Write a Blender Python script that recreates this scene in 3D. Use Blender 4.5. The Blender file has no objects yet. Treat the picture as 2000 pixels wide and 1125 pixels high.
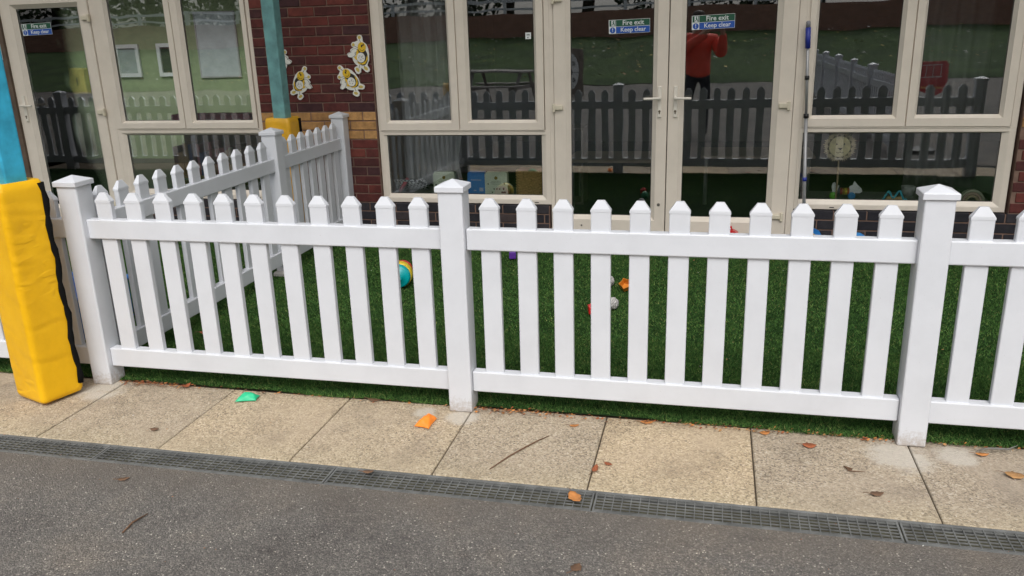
import bpy, bmesh, math, random
import numpy as np
from mathutils import Vector, Matrix
R = math.radians
random.seed(7)
rng = np.random.default_rng(11)
scene = bpy.context.scene
C = scene.collection

# ------------------------------------------------------------------ camera
CAM = Vector((1.0367, -3.216, 1.6111))
yaw, pitch, roll, FPX = 0.2393, -0.2995, -0.0309, 1620.2
cy_, sy_, cp_, sp_ = math.cos(yaw), math.sin(yaw), math.cos(pitch), math.sin(pitch)
fw = Vector((-sy_ * cp_, cy_ * cp_, sp_)); rt = Vector((cy_, sy_, 0)); up = rt.cross(fw)
r2 = math.cos(roll) * rt + math.sin(roll) * up
u2 = -math.sin(roll) * rt + math.cos(roll) * up
cam = bpy.data.objects.new('camera', bpy.data.cameras.new('camera')); C.objects.link(cam)
m3 = Matrix((r2, u2, -fw)).transposed()
cam.matrix_world = Matrix.Translation(CAM) @ m3.to_4x4()
cam.data.sensor_width = 36; cam.data.lens = FPX / 2000 * 36
cam.data.clip_start = 0.02; cam.data.clip_end = 600
scene.camera = cam

# ------------------------------------------------------------------ light
SUN_EL, SUN_AZ, SKY_STR, SUN_STR, EXPO = R(50), R(13), 0.15, 1.35, 0.25
# SUN_AZ: degrees to the right of straight behind the camera
w = bpy.data.worlds.new('World'); scene.world = w; w.use_nodes = True
nt = w.node_tree; nt.nodes.clear()
sky = nt.nodes.new('ShaderNodeTexSky'); sky.sky_type = 'NISHITA'; sky.sun_disc = False
sky.sun_elevation = SUN_EL; sky.sun_rotation = math.pi - SUN_AZ; sky.dust_density = 4; sky.air_density = 1.4; sky.ozone_density = 1
hsv = nt.nodes.new('ShaderNodeHueSaturation'); hsv.inputs['Saturation'].default_value = 0.22
bg = nt.nodes.new('ShaderNodeBackground'); bg.inputs['Strength'].default_value = SKY_STR
wo = nt.nodes.new('ShaderNodeOutputWorld')
nt.links.new(sky.outputs[0], hsv.inputs['Color']); nt.links.new(hsv.outputs[0], bg.inputs[0]); nt.links.new(bg.outputs[0], wo.inputs[0])
sd = bpy.data.lights.new('sun', 'SUN'); sd.energy = SUN_STR; sd.angle = R(38); sd.color = (1, 0.975, 0.945)
sun = bpy.data.objects.new('sun', sd); C.objects.link(sun)
sdir = Vector((math.sin(SUN_AZ) * math.cos(SUN_EL), -math.cos(SUN_AZ) * math.cos(SUN_EL), math.sin(SUN_EL)))
sun.rotation_euler = sdir.to_track_quat('Z', 'Y').to_euler(); sun.location = (6, -10, 9)
vs = scene.view_settings; vs.view_transform = 'Standard'; vs.look = 'None'; vs.exposure = EXPO; vs.gamma = 1; vs.use_curve_mapping = False
scene.cycles.max_bounces = 10; scene.cycles.transparent_max_bounces = 16

# ------------------------------------------------------------------ materials
def newmat(name):
    m = bpy.data.materials.new(name); m.use_nodes = True
    return m, m.node_tree.nodes, m.node_tree.links, m.node_tree.nodes['Principled BSDF']
def N(ns, t, **kw):
    n = ns.new('ShaderNode' + t)
    for k, v in kw.items(): setattr(n, k, v)
    return n
def ramp(ns, stops, interp='LINEAR'):
    r = N(ns, 'ValToRGB'); r.color_ramp.interpolation = interp
    e = r.color_ramp.elements
    while len(e) < len(stops): e.new(0.5)
    for i, (p, c) in enumerate(stops):
        e[i].position = p; e[i].color = (c[0], c[1], c[2], 1) if len(c) == 3 else c
    return r
def mix(ns, ls, fac, a, b, mode='MIX'):
    n = N(ns, 'MixRGB', blend_type=mode)
    for sock, v in ((n.inputs[0], fac), (n.inputs[1], a), (n.inputs[2], b)):
        if isinstance(v, (int, float)): sock.default_value = v
        elif isinstance(v, tuple): sock.default_value = (*v, 1)
        else: ls.new(v, sock)
    return n.outputs[0]
def wpos(ns): return N(ns, 'NewGeometry').outputs['Position']
def noise(ns, ls, vec, scale, detail=3, rough=.55):
    n = N(ns, 'TexNoise'); n.inputs['Scale'].default_value = scale; n.inputs['Detail'].default_value = detail; n.inputs['Roughness'].default_value = rough
    if vec is not None: ls.new(vec, n.inputs['Vector'])
    return n
def voro(ns, ls, vec, scale, feature='F1'):
    n = N(ns, 'TexVoronoi', feature=feature); n.inputs['Scale'].default_value = scale
    ls.new(vec, n.inputs['Vector']); return n
def bump(ns, ls, h, strength, dist, p):
    b = N(ns, 'Bump'); b.inputs['Strength'].default_value = strength; b.inputs['Distance'].default_value = dist
    ls.new(h, b.inputs['Height']); ls.new(b.outputs[0], p.inputs['Normal']); return b
MATS = {}
def simple(name, col, rough=.5, spec=.5, var=.12, vscale=9, bmp=0, bscale=60, metal=0):
    if name in MATS: return MATS[name]
    m, ns, ls, p = newmat(name)
    nz = noise(ns, ls, wpos(ns), vscale, 4)
    lo = tuple(c * (1 - var) for c in col); hi = tuple(min(1, c * (1 + var)) for c in col)
    r = ramp(ns, [(.3, lo), (.7, hi)]); ls.new(nz.outputs[0], r.inputs[0]); ls.new(r.outputs[0], p.inputs['Base Color'])
    p.inputs['Roughness'].default_value = rough; p.inputs['Specular IOR Level'].default_value = spec; p.inputs['Metallic'].default_value = metal
    if bmp:
        n2 = noise(ns, ls, wpos(ns), bscale, 3); bump(ns, ls, n2.outputs[0], bmp, .004, p)
    MATS[name] = m; return m

def mat_asphalt():
    m, ns, ls, p = newmat('asphalt')
    P = wpos(ns)
    v1 = voro(ns, ls, P, 210); v2 = voro(ns, ls, P, 105)
    s1 = N(ns, 'SeparateColor'); ls.new(v1.outputs['Color'], s1.inputs[0])
    s2 = N(ns, 'SeparateColor'); ls.new(v2.outputs['Color'], s2.inputs[0])
    base = ramp(ns, [(0, (.098, .092, .085)), (.45, (.142, .132, .121)), (.8, (.185, .171, .155)), (.97, (.28, .26, .23))])
    ls.new(s1.outputs[0], base.inputs[0])
    chip = ramp(ns, [(.90, (0, 0, 0)), (.93, (1, 1, 1))]); ls.new(s2.outputs[1], chip.inputs[0])
    near = ramp(ns, [(.22, (1, 1, 1)), (.36, (0, 0, 0))]); ls.new(v2.outputs['Distance'], near.inputs[0])
    cm = mix(ns, ls, 1.0, chip.outputs[0], near.outputs[0], 'MULTIPLY')
    c1 = mix(ns, ls, cm, base.outputs[0], (.60, .56, .49))
    big = noise(ns, ls, P, 1.3, 5, .65); br = ramp(ns, [(.32, (.74, .72, .72)), (.5, (1, .99, .98)), (.68, (1.28, 1.19, 1.09))]); ls.new(big.outputs[0], br.inputs[0])
    c2 = mix(ns, ls, 1.0, c1, br.outputs[0], 'MULTIPLY')
    sp = noise(ns, ls, P, 7.5, 6, .75); spr = ramp(ns, [(.30, (.62, .60, .60)), (.42, (1, 1, 1)), (.66, (1, 1, 1)), (.76, (1.3, 1.22, 1.12))]); ls.new(sp.outputs[0], spr.inputs[0])
    c2 = mix(ns, ls, 1.0, c2, spr.outputs[0], 'MULTIPLY')
    # dusty brown strip along the drain
    sx = N(ns, 'SeparateXYZ'); ls.new(P, sx.inputs[0])
    n3 = noise(ns, ls, P, 6, 4); ad = N(ns, 'Math', operation='MULTIPLY_ADD'); ls.new(n3.outputs[0], ad.inputs[0]); ad.inputs[1].default_value = .35; ls.new(sx.outputs[1], ad.inputs[2])
    st = ramp(ns, [(0, (0, 0, 0)), (1, (1, 1, 1))]); mr = N(ns, 'MapRange'); mr.inputs[1].default_value = -.78; mr.inputs[2].default_value = -.50; ls.new(ad.outputs[0], mr.inputs[0])
    dm = N(ns, 'MapRange'); dm.inputs[1].default_value = 0; dm.inputs[2].default_value = 1; dm.inputs[3].default_value = 0; dm.inputs[4].default_value = .55; ls.new(mr.outputs[0], dm.inputs[0])
    c3 = mix(ns, ls, dm.outputs[0], c2, (.15, .125, .10))
    ls.new(c3, p.inputs['Base Color']); p.inputs['Roughness'].default_value = .82; p.inputs['Specular IOR Level'].default_value = .35
    bump(ns, ls, v1.outputs['Distance'], .9, .006, p).invert = True
    return m
def mat_slab():
    m, ns, ls, p = newmat('paving_slab')
    P = wpos(ns); oi = N(ns, 'ObjectInfo')
    nw = noise(ns, ls, P, 30, 2); wv = N(ns, 'VectorMath', operation='MULTIPLY_ADD'); ls.new(nw.outputs['Color'], wv.inputs[0]); wv.inputs[1].default_value = (.02, .02, .02); ls.new(P, wv.inputs[2])
    v1 = voro(ns, ls, wv.outputs[0], 165); s1 = N(ns, 'SeparateColor'); ls.new(v1.outputs['Color'], s1.inputs[0])
    fine = ramp(ns, [(.0, (.19, .158, .122)), (.22, (.325, .268, .196)), (.55, (.44, .367, .268)), (.85, (.51, .432, .322)), (1, (.60, .53, .43))]); ls.new(s1.outputs[0], fine.inputs[0])
    smooth = ramp(ns, [(.25, (.38, .315, .24)), (.75, (.48, .405, .315))]); n2 = noise(ns, ls, P, 26, 5, .7); ls.new(n2.outputs[0], smooth.inputs[0])
    wn = noise(ns, ls, P, 2.2, 4, .6); wr = ramp(ns, [(.34, (.35, .35, .35)), (.58, (1, 1, 1))]); ls.new(wn.outputs[0], wr.inputs[0])
    c = mix(ns, ls, wr.outputs[0], smooth.outputs[0], fine.outputs[0])
    # dark dirt blotches, slab-to-slab tone
    dn = noise(ns, ls, P, 3.4, 6, .7); dr = ramp(ns, [(.33, (.74, .74, .75)), (.52, (1, 1, 1))]); ls.new(dn.outputs[0], dr.inputs[0])
    c = mix(ns, ls, 1.0, c, dr.outputs[0], 'MULTIPLY')
    tone = ramp(ns, [(0, (.84, .83, .84)), (.5, (.95, .93, .90)), (1, (1.08, 1.02, .92))]); ls.new(oi.outputs['Random'], tone.inputs[0])
    c = mix(ns, ls, 1.0, c, tone.outputs[0], 'MULTIPLY')
    sx = N(ns, 'SeparateXYZ'); ls.new(P, sx.inputs[0])
    # lichen-yellow margin near the drain
    ym = N(ns, 'MapRange'); ym.inputs[1].default_value = -.36; ym.inputs[2].default_value = -.55; ls.new(sx.outputs[1], ym.inputs[0])
    yn = mix(ns, ls, 1.0, ym.outputs[0], wn.outputs[0], 'MULTIPLY')
    c = mix(ns, ls, yn, c, mix(ns, ls, .6, (.42, .35, .20), fine.outputs[0]))
    # mortar smears round the post feet
    tot = None
    for (px, py, rad) in ((-1.80, -.06, .20), (.02, -.05, .13), (1.80, -.09, .22), (-.16, -.03, .09), (2.0, -.05, .14)):
        d = N(ns, 'VectorMath', operation='DISTANCE'); ls.new(P, d.inputs[0]); d.inputs[1].default_value = (px, py, 0.0)
        mr = N(ns, 'MapRange'); mr.inputs[1].default_value = rad; mr.inputs[2].default_value = rad * .25; ls.new(d.outputs['Value'], mr.inputs[0])
        if tot is None: tot = mr.outputs[0]
        else:
            mx = N(ns, 'Math', operation='MAXIMUM'); ls.new(tot, mx.inputs[0]); ls.new(mr.outputs[0], mx.inputs[1]); tot = mx.outputs[0]
    sn = noise(ns, ls, P, 9, 5, .7); pr = N(ns, 'Math', operation='MULTIPLY'); ls.new(tot, pr.inputs[0]); ls.new(sn.outputs[0], pr.inputs[1])
    sr = ramp(ns, [(.22, (0, 0, 0)), (.42, (.75, .75, .75))]); ls.new(pr.outputs[0], sr.inputs[0])
    c = mix(ns, ls, sr.outputs[0], c, (.50, .46, .40))
    ls.new(c, p.inputs['Base Color']); p.inputs['Roughness'].default_value = .88; p.inputs['Specular IOR Level'].default_value = .25
    bump(ns, ls, v1.outputs['Distance'], .7, .004, p).invert = True
    return m
def mat_turf():
    m, ns, ls, p = newmat('turf_blade')
    g = N(ns, 'NewGeometry'); r = ramp(ns, [(0, (.026, .062, .018)), (.35, (.056, .132, .036)), (.75, (.08, .185, .046)), (.93, (.14, .25, .07)), (1, (.30, .31, .12))])
    ls.new(g.outputs['Random Per Island'], r.inputs[0])
    nz = noise(ns, ls, g.outputs['Position'], 4.5, 4); nr = ramp(ns, [(.35, (.75, .8, .75)), (.65, (1.15, 1.1, 1.0))]); ls.new(nz.outputs[0], nr.inputs[0])
    ls.new(mix(ns, ls, 1.0, r.outputs[0], nr.outputs[0], 'MULTIPLY'), p.inputs['Base Color'])
    p.inputs['Roughness'].default_value = .85; p.inputs['Specular IOR Level'].default_value = .1
    return m
def mat_brick(name, stops, seed):
    m, ns, ls, p = newmat(name)
    oi = N(ns, 'ObjectInfo'); r = ramp(ns, stops); ls.new(oi.outputs['Random'], r.inputs[0])
    P = wpos(ns); nz = noise(ns, ls, P, 14 + seed, 5, .7); nr = ramp(ns, [(.32, (.62, .60, .62)), (.68, (1.2, 1.15, 1.1))]); ls.new(nz.outputs[0], nr.inputs[0])
    c = mix(ns, ls, 1.0, r.outputs[0], nr.outputs[0], 'MULTIPLY')
    n2 = noise(ns, ls, P, 90, 4, .7)
    ls.new(c, p.inputs['Base Color']); p.inputs['Roughness'].default_value = .75; p.inputs['Specular IOR Level'].default_value = .3
    bump(ns, ls, n2.outputs[0], .5, .003, p)
    return m
def mat_glass():
    m, ns, ls, p = newmat('window_glass'); ns.remove(p)
    out = ns['Material Output']
    lw = N(ns, 'Fresnel'); lw.inputs[0].default_value = 1.52
    mm = N(ns, 'Math', operation='MULTIPLY_ADD'); ls.new(lw.outputs[0], mm.inputs[0]); mm.inputs[1].default_value = 2.0; mm.inputs[2].default_value = .05
    tr = N(ns, 'BsdfTransparent'); tr.inputs[0].default_value = (.95, .97, .965, 1)
    gl = N(ns, 'BsdfGlossy'); gl.inputs['Roughness'].default_value = 0.0; gl.inputs['Color'].default_value = (.96, .98, 1, 1)
    nz = noise(ns, ls, wpos(ns), 2.6, 1); b = N(ns, 'Bump'); b.inputs['Strength'].default_value = .05; b.inputs['Distance'].default_value = .012; ls.new(nz.outputs[0], b.inputs['Height']); ls.new(b.outputs[0], gl.inputs['Normal'])
    mx = N(ns, 'MixShader'); ls.new(mm.outputs[0], mx.inputs[0]); ls.new(tr.outputs[0], mx.inputs[1]); ls.new(gl.outputs[0], mx.inputs[2]); ls.new(mx.outputs[0], out.inputs[0])
    return m
def mat_vinyl(name, col, streak=.07):
    m, ns, ls, p = newmat(name)
    P = wpos(ns); nz = noise(ns, ls, P, 5, 5, .65); r = ramp(ns, [(.3, tuple(c * (1 - streak) for c in col)), (.6, col)]); ls.new(nz.outputs[0], r.inputs[0])
    # grubby splash marks near the ground
    sx = N(ns, 'SeparateXYZ'); ls.new(P, sx.inputs[0]); n2 = noise(ns, ls, P, 55, 4, .8)
    zr = N(ns, 'MapRange'); zr.inputs[1].default_value = .16; zr.inputs[2].default_value = 0; ls.new(sx.outputs[2], zr.inputs[0])
    pr = N(ns, 'Math', operation='MULTIPLY'); ls.new(zr.outputs[0], pr.inputs[0]); ls.new(n2.outputs[0], pr.inputs[1])
    sr = ramp(ns, [(.28, (0, 0, 0)), (.50, (.6, .6, .6))]); ls.new(pr.outputs[0], sr.inputs[0])
    spk = noise(ns, ls, P, 160, 2, .6); kr = ramp(ns, [(.735, (0, 0, 0)), (.76, (.5, .5, .5))]); ls.new(spk.outputs[0], kr.inputs[0])
    c = mix(ns, ls, sr.outputs[0], r.outputs[0], (.30, .23, .16)); c = mix(ns, ls, kr.outputs[0], c, (.3, .28, .25))
    ls.new(c, p.inputs['Base Color']); p.inputs['Roughness'].default_value = .34; p.inputs['Specular IOR Level'].default_value = .45
    return m
M = {}
M['asphalt'] = mat_asphalt(); M['slab'] = mat_slab(); M['turf'] = mat_turf(); M['glass'] = mat_glass()
M['brick'] = mat_brick('red_brick', [(0, (.055, .026, .030)), (.3, (.085, .026, .025)), (.6, (.118, .030, .026)), (.85, (.14, .034, .028)), (1, (.165, .045, .035))], 0)
M['brick_y'] = mat_brick('buff_brick', [(0, (.36, .20, .08)), (.5, (.46, .26, .10)), (1, (.55, .32, .13))], 3)
M['brick_b'] = mat_brick('blue_brick', [(0, (.018, .018, .024)), (.5, (.028, .027, .034)), (.9, (.04, .036, .042)), (1, (.06, .045, .045))], 5)
M['mortar'] = simple('mortar', (.21, .135, .105), .9, .2, .2, 20, .5, 80)
M['white'] = mat_vinyl('white_vinyl', (.62, .635, .67))
M['cream'] = mat_vinyl('cream_upvc', (.74, .665, .575), .08)
M['gasket'] = simple('gasket', (.008, .008, .008), .6)
M['steel'] = simple('galvanised_grate', (.15, .153, .148), .6, .4, .35, 14, .3, 80, .15)
M['silt'] = simple('drain_silt', (.085, .08, .056), .95, .1, .35, 25, .6, 90)
M['joint'] = simple('joint_soil', (.085, .068, .048), .95, .1, .3, 40)
M['turfbase'] = simple('turf_backing', (.018, .045, .012), .95, .1, .3, 12)
M['darkgap'] = simple('dark_gap', (.02, .018, .016), .8, .2)
def P(name, col, rough=.4, **k): return simple(name, col, rough, **k)

# ------------------------------------------------------------------ helpers
def link(name, me, mat=None, parent=None, loc=(0, 0, 0), rot=(0, 0, 0)):
    o = bpy.data.objects.new(name, me); C.objects.link(o)
    if mat is not None and me is not None and len(me.materials) == 0: me.materials.append(mat)
    o.location = loc; o.rotation_euler = rot
    if parent is not None: o.parent = parent
    return o
def empty(name, loc=(0, 0, 0), rot=(0, 0, 0), parent=None):
    o = bpy.data.objects.new(name, None); C.objects.link(o); o.location = loc; o.rotation_euler = rot; o.empty_display_size = .1
    if parent is not None: o.parent = parent
    return o
def tag(o, label=None, cat=None, group=None, kind=None):
    if label: o['label'] = label
    if cat: o['category'] = cat
    if group: o['group'] = group
    if kind: o['kind'] = kind
    return o
class MB:
    def __init__(s): s.bm = bmesh.new()
    def box(s, x0, x1, y0, y1, z0, z1, bev=0, seg=1):
        vs_ = [s.bm.verts.new(v) for v in ((x0, y0, z0), (x1, y0, z0), (x1, y1, z0), (x0, y1, z0), (x0, y0, z1), (x1, y0, z1), (x1, y1, z1), (x0, y1, z1))]
        fs = [s.bm.faces.new([vs_[i] for i in f]) for f in ((0, 3, 2, 1), (4, 5, 6, 7), (0, 1, 5, 4), (1, 2, 6, 5), (2, 3, 7, 6), (3, 0, 4, 7))]
        if bev:
            es = list({e for f in fs for e in f.edges})
            bmesh.ops.bevel(s.bm, geom=es, offset=bev, segments=seg, profile=.5, affect='EDGES')
        return s
    def prism(s, pts, y0, y1, plane='xz'):
        """closed outline (ccw seen from -y) extruded from y0 (front) to y1"""
        def v(a, b, y): return (a, y, b) if plane == 'xz' else (a, b, y)
        f = [s.bm.verts.new(v(a, b, y0)) for a, b in pts]; k = [s.bm.verts.new(v(a, b, y1)) for a, b in pts]
        n = len(pts); s.bm.faces.new(f); s.bm.faces.new(k[::-1])
        for i in range(n): s.bm.faces.new((f[i], k[i], k[(i + 1) % n], f[(i + 1) % n]))
        return s
    def disc(s, cx, cz, rx, rz, y0, y1, n=20, ang=0):
        ca, sa = math.cos(ang), math.sin(ang)
        return s.prism([(cx + rx * math.cos(t) * ca - rz * math.sin(t) * sa, cz + rx * math.cos(t) * sa + rz * math.sin(t) * ca) for t in [2 * math.pi * i / n for i in range(n)]], y0, y1)
    def tube(s, pts, r, n=8, closed=False):
        pts = [Vector(p) for p in pts]; rings = []
        rs = r if isinstance(r, (list, tuple)) else [r] * len(pts)
        for i, p in enumerate(pts):
            a = pts[max(0, i - 1)] if not closed else pts[i - 1]; b = pts[min(len(pts) - 1, i + 1)] if not closed else pts[(i + 1) % len(pts)]
            d = (b - a).normalized(); t = Vector((0, 0, 1)) if abs(d.z) < .9 else Vector((1, 0, 0))
            u = d.cross(t).normalized(); v = d.cross(u)
            rings.append([s.bm.verts.new(p + (u * math.cos(2 * math.pi * k / n) + v * math.sin(2 * math.pi * k / n)) * rs[i]) for k in range(n)])
        m = len(rings)
        for i in range(m if closed else m - 1):
            A, B = rings[i], rings[(i + 1) % m]
            for k in range(n): s.bm.faces.new((A[k], A[(k + 1) % n], B[(k + 1) % n], B[k]))
        if not closed: s.bm.faces.new(rings[0][::-1]); s.bm.faces.new(rings[-1])
        return s
    def lathe(s, prof, n=20, axis='z', c=(0, 0, 0)):
        rings = []
        for r, h in prof:
            ring = []
            for k in range(n):
                a = 2 * math.pi * k / n; p = (r * math.cos(a), r * math.sin(a), h)
                if axis == 'y': p = (p[0], p[2], p[1])
                if axis == 'x': p = (p[2], p[0], p[1])
                ring.append(s.bm.verts.new((p[0] + c[0], p[1] + c[1], p[2] + c[2])))
            rings.append(ring)
        for A, B in zip(rings, rings[1:]):
            for k in range(n): s.bm.faces.new((A[k], A[(k + 1) % n], B[(k + 1) % n], B[k]))
        s.bm.faces.new(rings[0][::-1]); s.bm.faces.new(rings[-1])
        return s
    def mitre(s, x0, x1, z0, z1, prof):
        """picture-frame moulding; prof = [(inset, y), ...] from outside to inside"""
        loops = []
        for ins, y in prof:
            loops.append([s.bm.verts.new(v) for v in ((x0 + ins, y, z0 + ins), (x1 - ins, y, z0 + ins), (x1 - ins, y, z1 - ins), (x0 + ins, y, z1 - ins))])
        for A, B in zip(loops, loops[1:]):
            for k in range(4): s.bm.faces.new((A[k], A[(k + 1) % 4], B[(k + 1) % 4], B[k]))
        return s
    def mesh(s, name, smooth=False):
        me = bpy.data.meshes.new(name)
        bmesh.ops.recalc_face_normals(s.bm, faces=s.bm.faces[:])
        s.bm.to_mesh(me); s.bm.free()
        if smooth:
            for p_ in me.polygons: p_.use_smooth = True
        return me
    def obj(s, name, mat, parent=None, smooth=False, loc=(0, 0, 0), rot=(0, 0, 0)):
        return link(name, s.mesh(name, smooth), mat, parent, loc, rot)
def smooth_by_angle(me, ang=35):
    for p_ in me.polygons: p_.use_smooth = True
    try: me.set_sharp_from_angle(angle=R(ang))
    except Exception: pass
def textmesh(body, size, depth=.0006):
    cu = bpy.data.curves.new('lettering', 'FONT'); cu.body = body; cu.size = size; cu.extrude = depth; cu.align_x = 'CENTER'; cu.align_y = 'CENTER'; cu.resolution_u = 3; cu.offset = size * .012
    o = bpy.data.objects.new('lettering', cu); C.objects.link(o)
    bpy.context.view_layer.update(); dg = bpy.context.evaluated_depsgraph_get()
    me = bpy.data.meshes.new_from_object(o.evaluated_get(dg)); bpy.data.objects.remove(o); bpy.data.curves.remove(cu)
    me.materials.clear(); return me

# ================================================================== ground
YE = -0.5416                       # slab / drain line
def sheet(name, x0, x1, y0, y1, z, mat, kind='structure', nx=1, ny=1):
    bm = bmesh.new(); g = [[bm.verts.new((x0 + (x1 - x0) * i / nx, y0 + (y1 - y0) * j / ny, z)) for i in range(nx + 1)] for j in range(ny + 1)]
    for j in range(ny):
        for i in range(nx): bm.faces.new((g[j][i], g[j][i + 1], g[j + 1][i + 1], g[j + 1][i]))
    me = bpy.data.meshes.new(name); bm.to_mesh(me); bm.free()
    o = link(name, me, mat); o['kind'] = kind; return o
sheet('ground', -250, 250, -250, 250, -.12, M['joint'])
asph = sheet('asphalt_playground', -60, 60, -16.2, -.690, 0, M['asphalt'])
bed = sheet('pavement', -8, 8, YE - .001, .12, -.010, M['joint'])
sw = .6
slab_me = MB().box(-.2972, .2972, -.3, .3, -.045, 0, .0035).mesh('slab')
for k in range(-7, 9):
    link('slab', slab_me, M['slab'], bed, (.044 + sw * (k + .5), YE + .3 + random.uniform(-.002, .002), random.uniform(-.003, .002)), (random.uniform(-.002, .002), random.uniform(-.002, .002), random.uniform(-.003, .003)))
turf = sheet('artificial_turf', -9, 8, .062, 3.168, .006, M['turfbase'])

# turf pile: short plastic blades
def blades(name, n, xr, yr, h, wd, mat):
    x = rng.uniform(*xr, n); y = rng.uniform(*yr, n)
    edge = .058 + .012 * np.sin(x * 3.1) + .008 * np.sin(x * 11.3) - .02 * np.clip((x - .5) / 1.5, 0, 1)
    keep = y > edge; x, y = x[keep], y[keep]; n = len(x)
    hh = h * rng.uniform(.6, 1.15, n); a = rng.uniform(0, 2 * np.pi, n); lean = rng.uniform(0, 1.3, n) * hh; la = rng.uniform(0, 2 * np.pi, n)
    dx, dy = np.cos(a) * wd, np.sin(a) * wd
    v = np.empty((n, 3, 3), np.float32)
    v[:, 0] = np.stack([x - dx, y - dy, np.full(n, .004)], 1); v[:, 1] = np.stack([x + dx, y + dy, np.full(n, .004)], 1)
    v[:, 2] = np.stack([x + lean * np.cos(la), y + lean * np.sin(la) - .004, hh], 1)
    me = bpy.data.meshes.new(name); me.vertices.add(n * 3); me.vertices.foreach_set('co', v.ravel())
    me.loops.add(n * 3); me.loops.foreach_set('vertex_index', np.arange(n * 3, dtype=np.int32))
    me.polygons.add(n); me.polygons.foreach_set('loop_start', np.arange(0, n * 3, 3, dtype=np.int32)); me.polygons.foreach_set('loop_total', np.full(n, 3, np.int32))
    me.update(); me.validate(); return link(name, me, mat)
t1 = blades('turf_pile', 420000, (-4.0, 3.4), (.03, 1.0), .019, .0018, M['turf']); tag(t1, 'green artificial grass pile along the front of the play yard', 'artificial grass', kind='stuff')
t2 = blades('turf_pile', 420000, (-4.3, 3.6), (1.0, 3.16), .018, .0026, M['turf']); tag(t2, 'green artificial grass pile near the building', 'artificial grass', kind='stuff')

# drain channel
dr = empty('drain_channel', (0, 0, 0)); tag(dr, 'long steel grated drainage channel between paving slabs and asphalt', 'drain')
L = 1.0235; y0, y1 = -.688, -.5435
m = MB(); m.box(-6, 6, y0, y1, -.10, -.0255); m.obj('channel_bed', M['silt'], dr)
m = MB(); m.box(-6, 6, y1 - .010, y1 - .001, -.0254, -.004); m.box(-6, 6, y0 + .001, y0 + .010, -.0254, -.004); m.obj('channel_edge', M['steel'], dr)
g = MB(); gx = L / 2 - .004
g.box(-gx, gx, y0 + .011, y0 + .016, -.024, -.003); g.box(-gx, gx, y1 - .016, y1 - .011, -.024, -.003)
for i in range(6):
    yy = y0 + .016 + (y1 - y0 - .032) * (i + .5) / 6; g.box(-gx, gx, yy - .0012, yy + .0012, -.0095, -.005)
for i in range(33):
    xx = -gx + .002 + (2 * gx - .004) * i / 32; wd = .004 if i in (0, 32) else .002
    g.box(xx - wd * .8, xx + wd * .8, y0 + .0155, y1 - .0155, -.0095, -.0038)
gme = g.mesh('grate')
for k in range(-4, 5): link('grate', gme, M['steel'], dr, (.678 - L / 2 + L * k, 0, 0))

# ================================================================== picket fence
WP = M['white']
def post_mesh(h, wd):
    m_ = MB(); m_.box(-wd / 2, wd / 2, -wd / 2, wd / 2, 0, h, .006, 2); return m_.mesh('post')
def cap_mesh(z, hw):
    m_ = MB(); b = m_.bm
    lv = [[b.verts.new((sx * hw_, sy * hw_, zz)) for sx, sy in ((-1, -1), (1, -1), (1, 1), (-1, 1))] for hw_, zz in ((hw - .002, z), (hw, z + .002), (hw, z + .022), (hw - .003, z + .025))]
    b.faces.new(lv[0][::-1])
    for A, B in zip(lv, lv[1:]):
        for k in range(4): b.faces.new((A[k], A[(k + 1) % 4], B[(k + 1) % 4], B[k]))
    t = b.verts.new((0, 0, z + .049))
    for k in range(4): b.faces.new((lv[-1][k], lv[-1][(k + 1) % 4], t))
    return m_.mesh('cap')
def picket_mesh(z0, z1):
    m_ = MB(); m_.box(-.0405, .0405, -.014, .014, z0, z1, .003, 1); return m_.mesh('picket')
def picket_cap_mesh(z, top):
    m_ = MB(); b = m_.bm; lv = []
    for hx, hy, zz in ((.0416, .0152, z - .003), (.0416, .0152, z + .005), (.0385, .0150, z + .010), (.0150, .0060, top), ):
        lv.append([b.verts.new((sx * hx, sy * hy, zz)) for sx, sy in ((-1, -1), (1, -1), (1, 1), (-1, 1))])
    b.faces.new(lv[0][::-1]); b.faces.new(lv[-1])
    for A, B in zip(lv, lv[1:]):
        for k in range(4): b.faces.new((A[k], A[(k + 1) % 4], B[(k + 1) % 4], B[k]))
    return m_.mesh('picket_cap')
PM, CM, KM, KC = post_mesh(.992, .1056), cap_mesh(.988, .0615), picket_mesh(.10, .914), picket_cap_mesh(.912, .956)
def rail_mesh(length, z0, z1):
    m_ = MB(); m_.box(0, length, -.0255, .0255, z0, z1, .005, 2); return m_.mesh('rail')
def fence(name, label, origin, ang, posts, counts, skip_posts=(), group=None):
    """posts: distances along the run of post centres; counts: pickets in each bay"""
    f = empty(name, origin, (0, 0, ang)); tag(f, label, 'fence', group)
    for i, d in enumerate(posts):
        if i in skip_posts: continue
        po = link('post', PM, WP, f, (d, 0, 0), (random.uniform(-.004, .004), random.uniform(-.004, .004), 0)); link('cap', CM, WP, po, (0, 0, 0), (0, 0, random.uniform(-.01, .01)))
    for (a, b), n in zip(zip(posts, posts[1:]), counts):
        s0, s1 = a + .0545, b - .0545
        for z0, z1 in ((.738, .830), (.092, .186)): link('rail', rail_mesh(s1 - s0, z0, z1), WP, f, (s0, 0, 0))
        for i in range(n):
            xx = a + (b - a) * (i + 1) / (n + 1) + random.uniform(-.002, .002)
            pk = link('picket', KM, WP, f, (xx, 0, random.uniform(-.0015, .0015)), (0, random.uniform(-.0025, .0025), 0)); link('picket_cap', KC, WP, pk)
    return f
YF = .0528
XL, XR = -1.8517, 1.8531
fence('picket_fence', 'long white picket fence running along the paving in front of the turf', (0, YF, 0), 0, [XL * 5, XL * 4, XL * 3, XL * 2, XL, 0, XR, 2 * XR], [11] * 7)
sa = math.atan2(3.12 - YF, -1.905 - XL)
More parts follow.
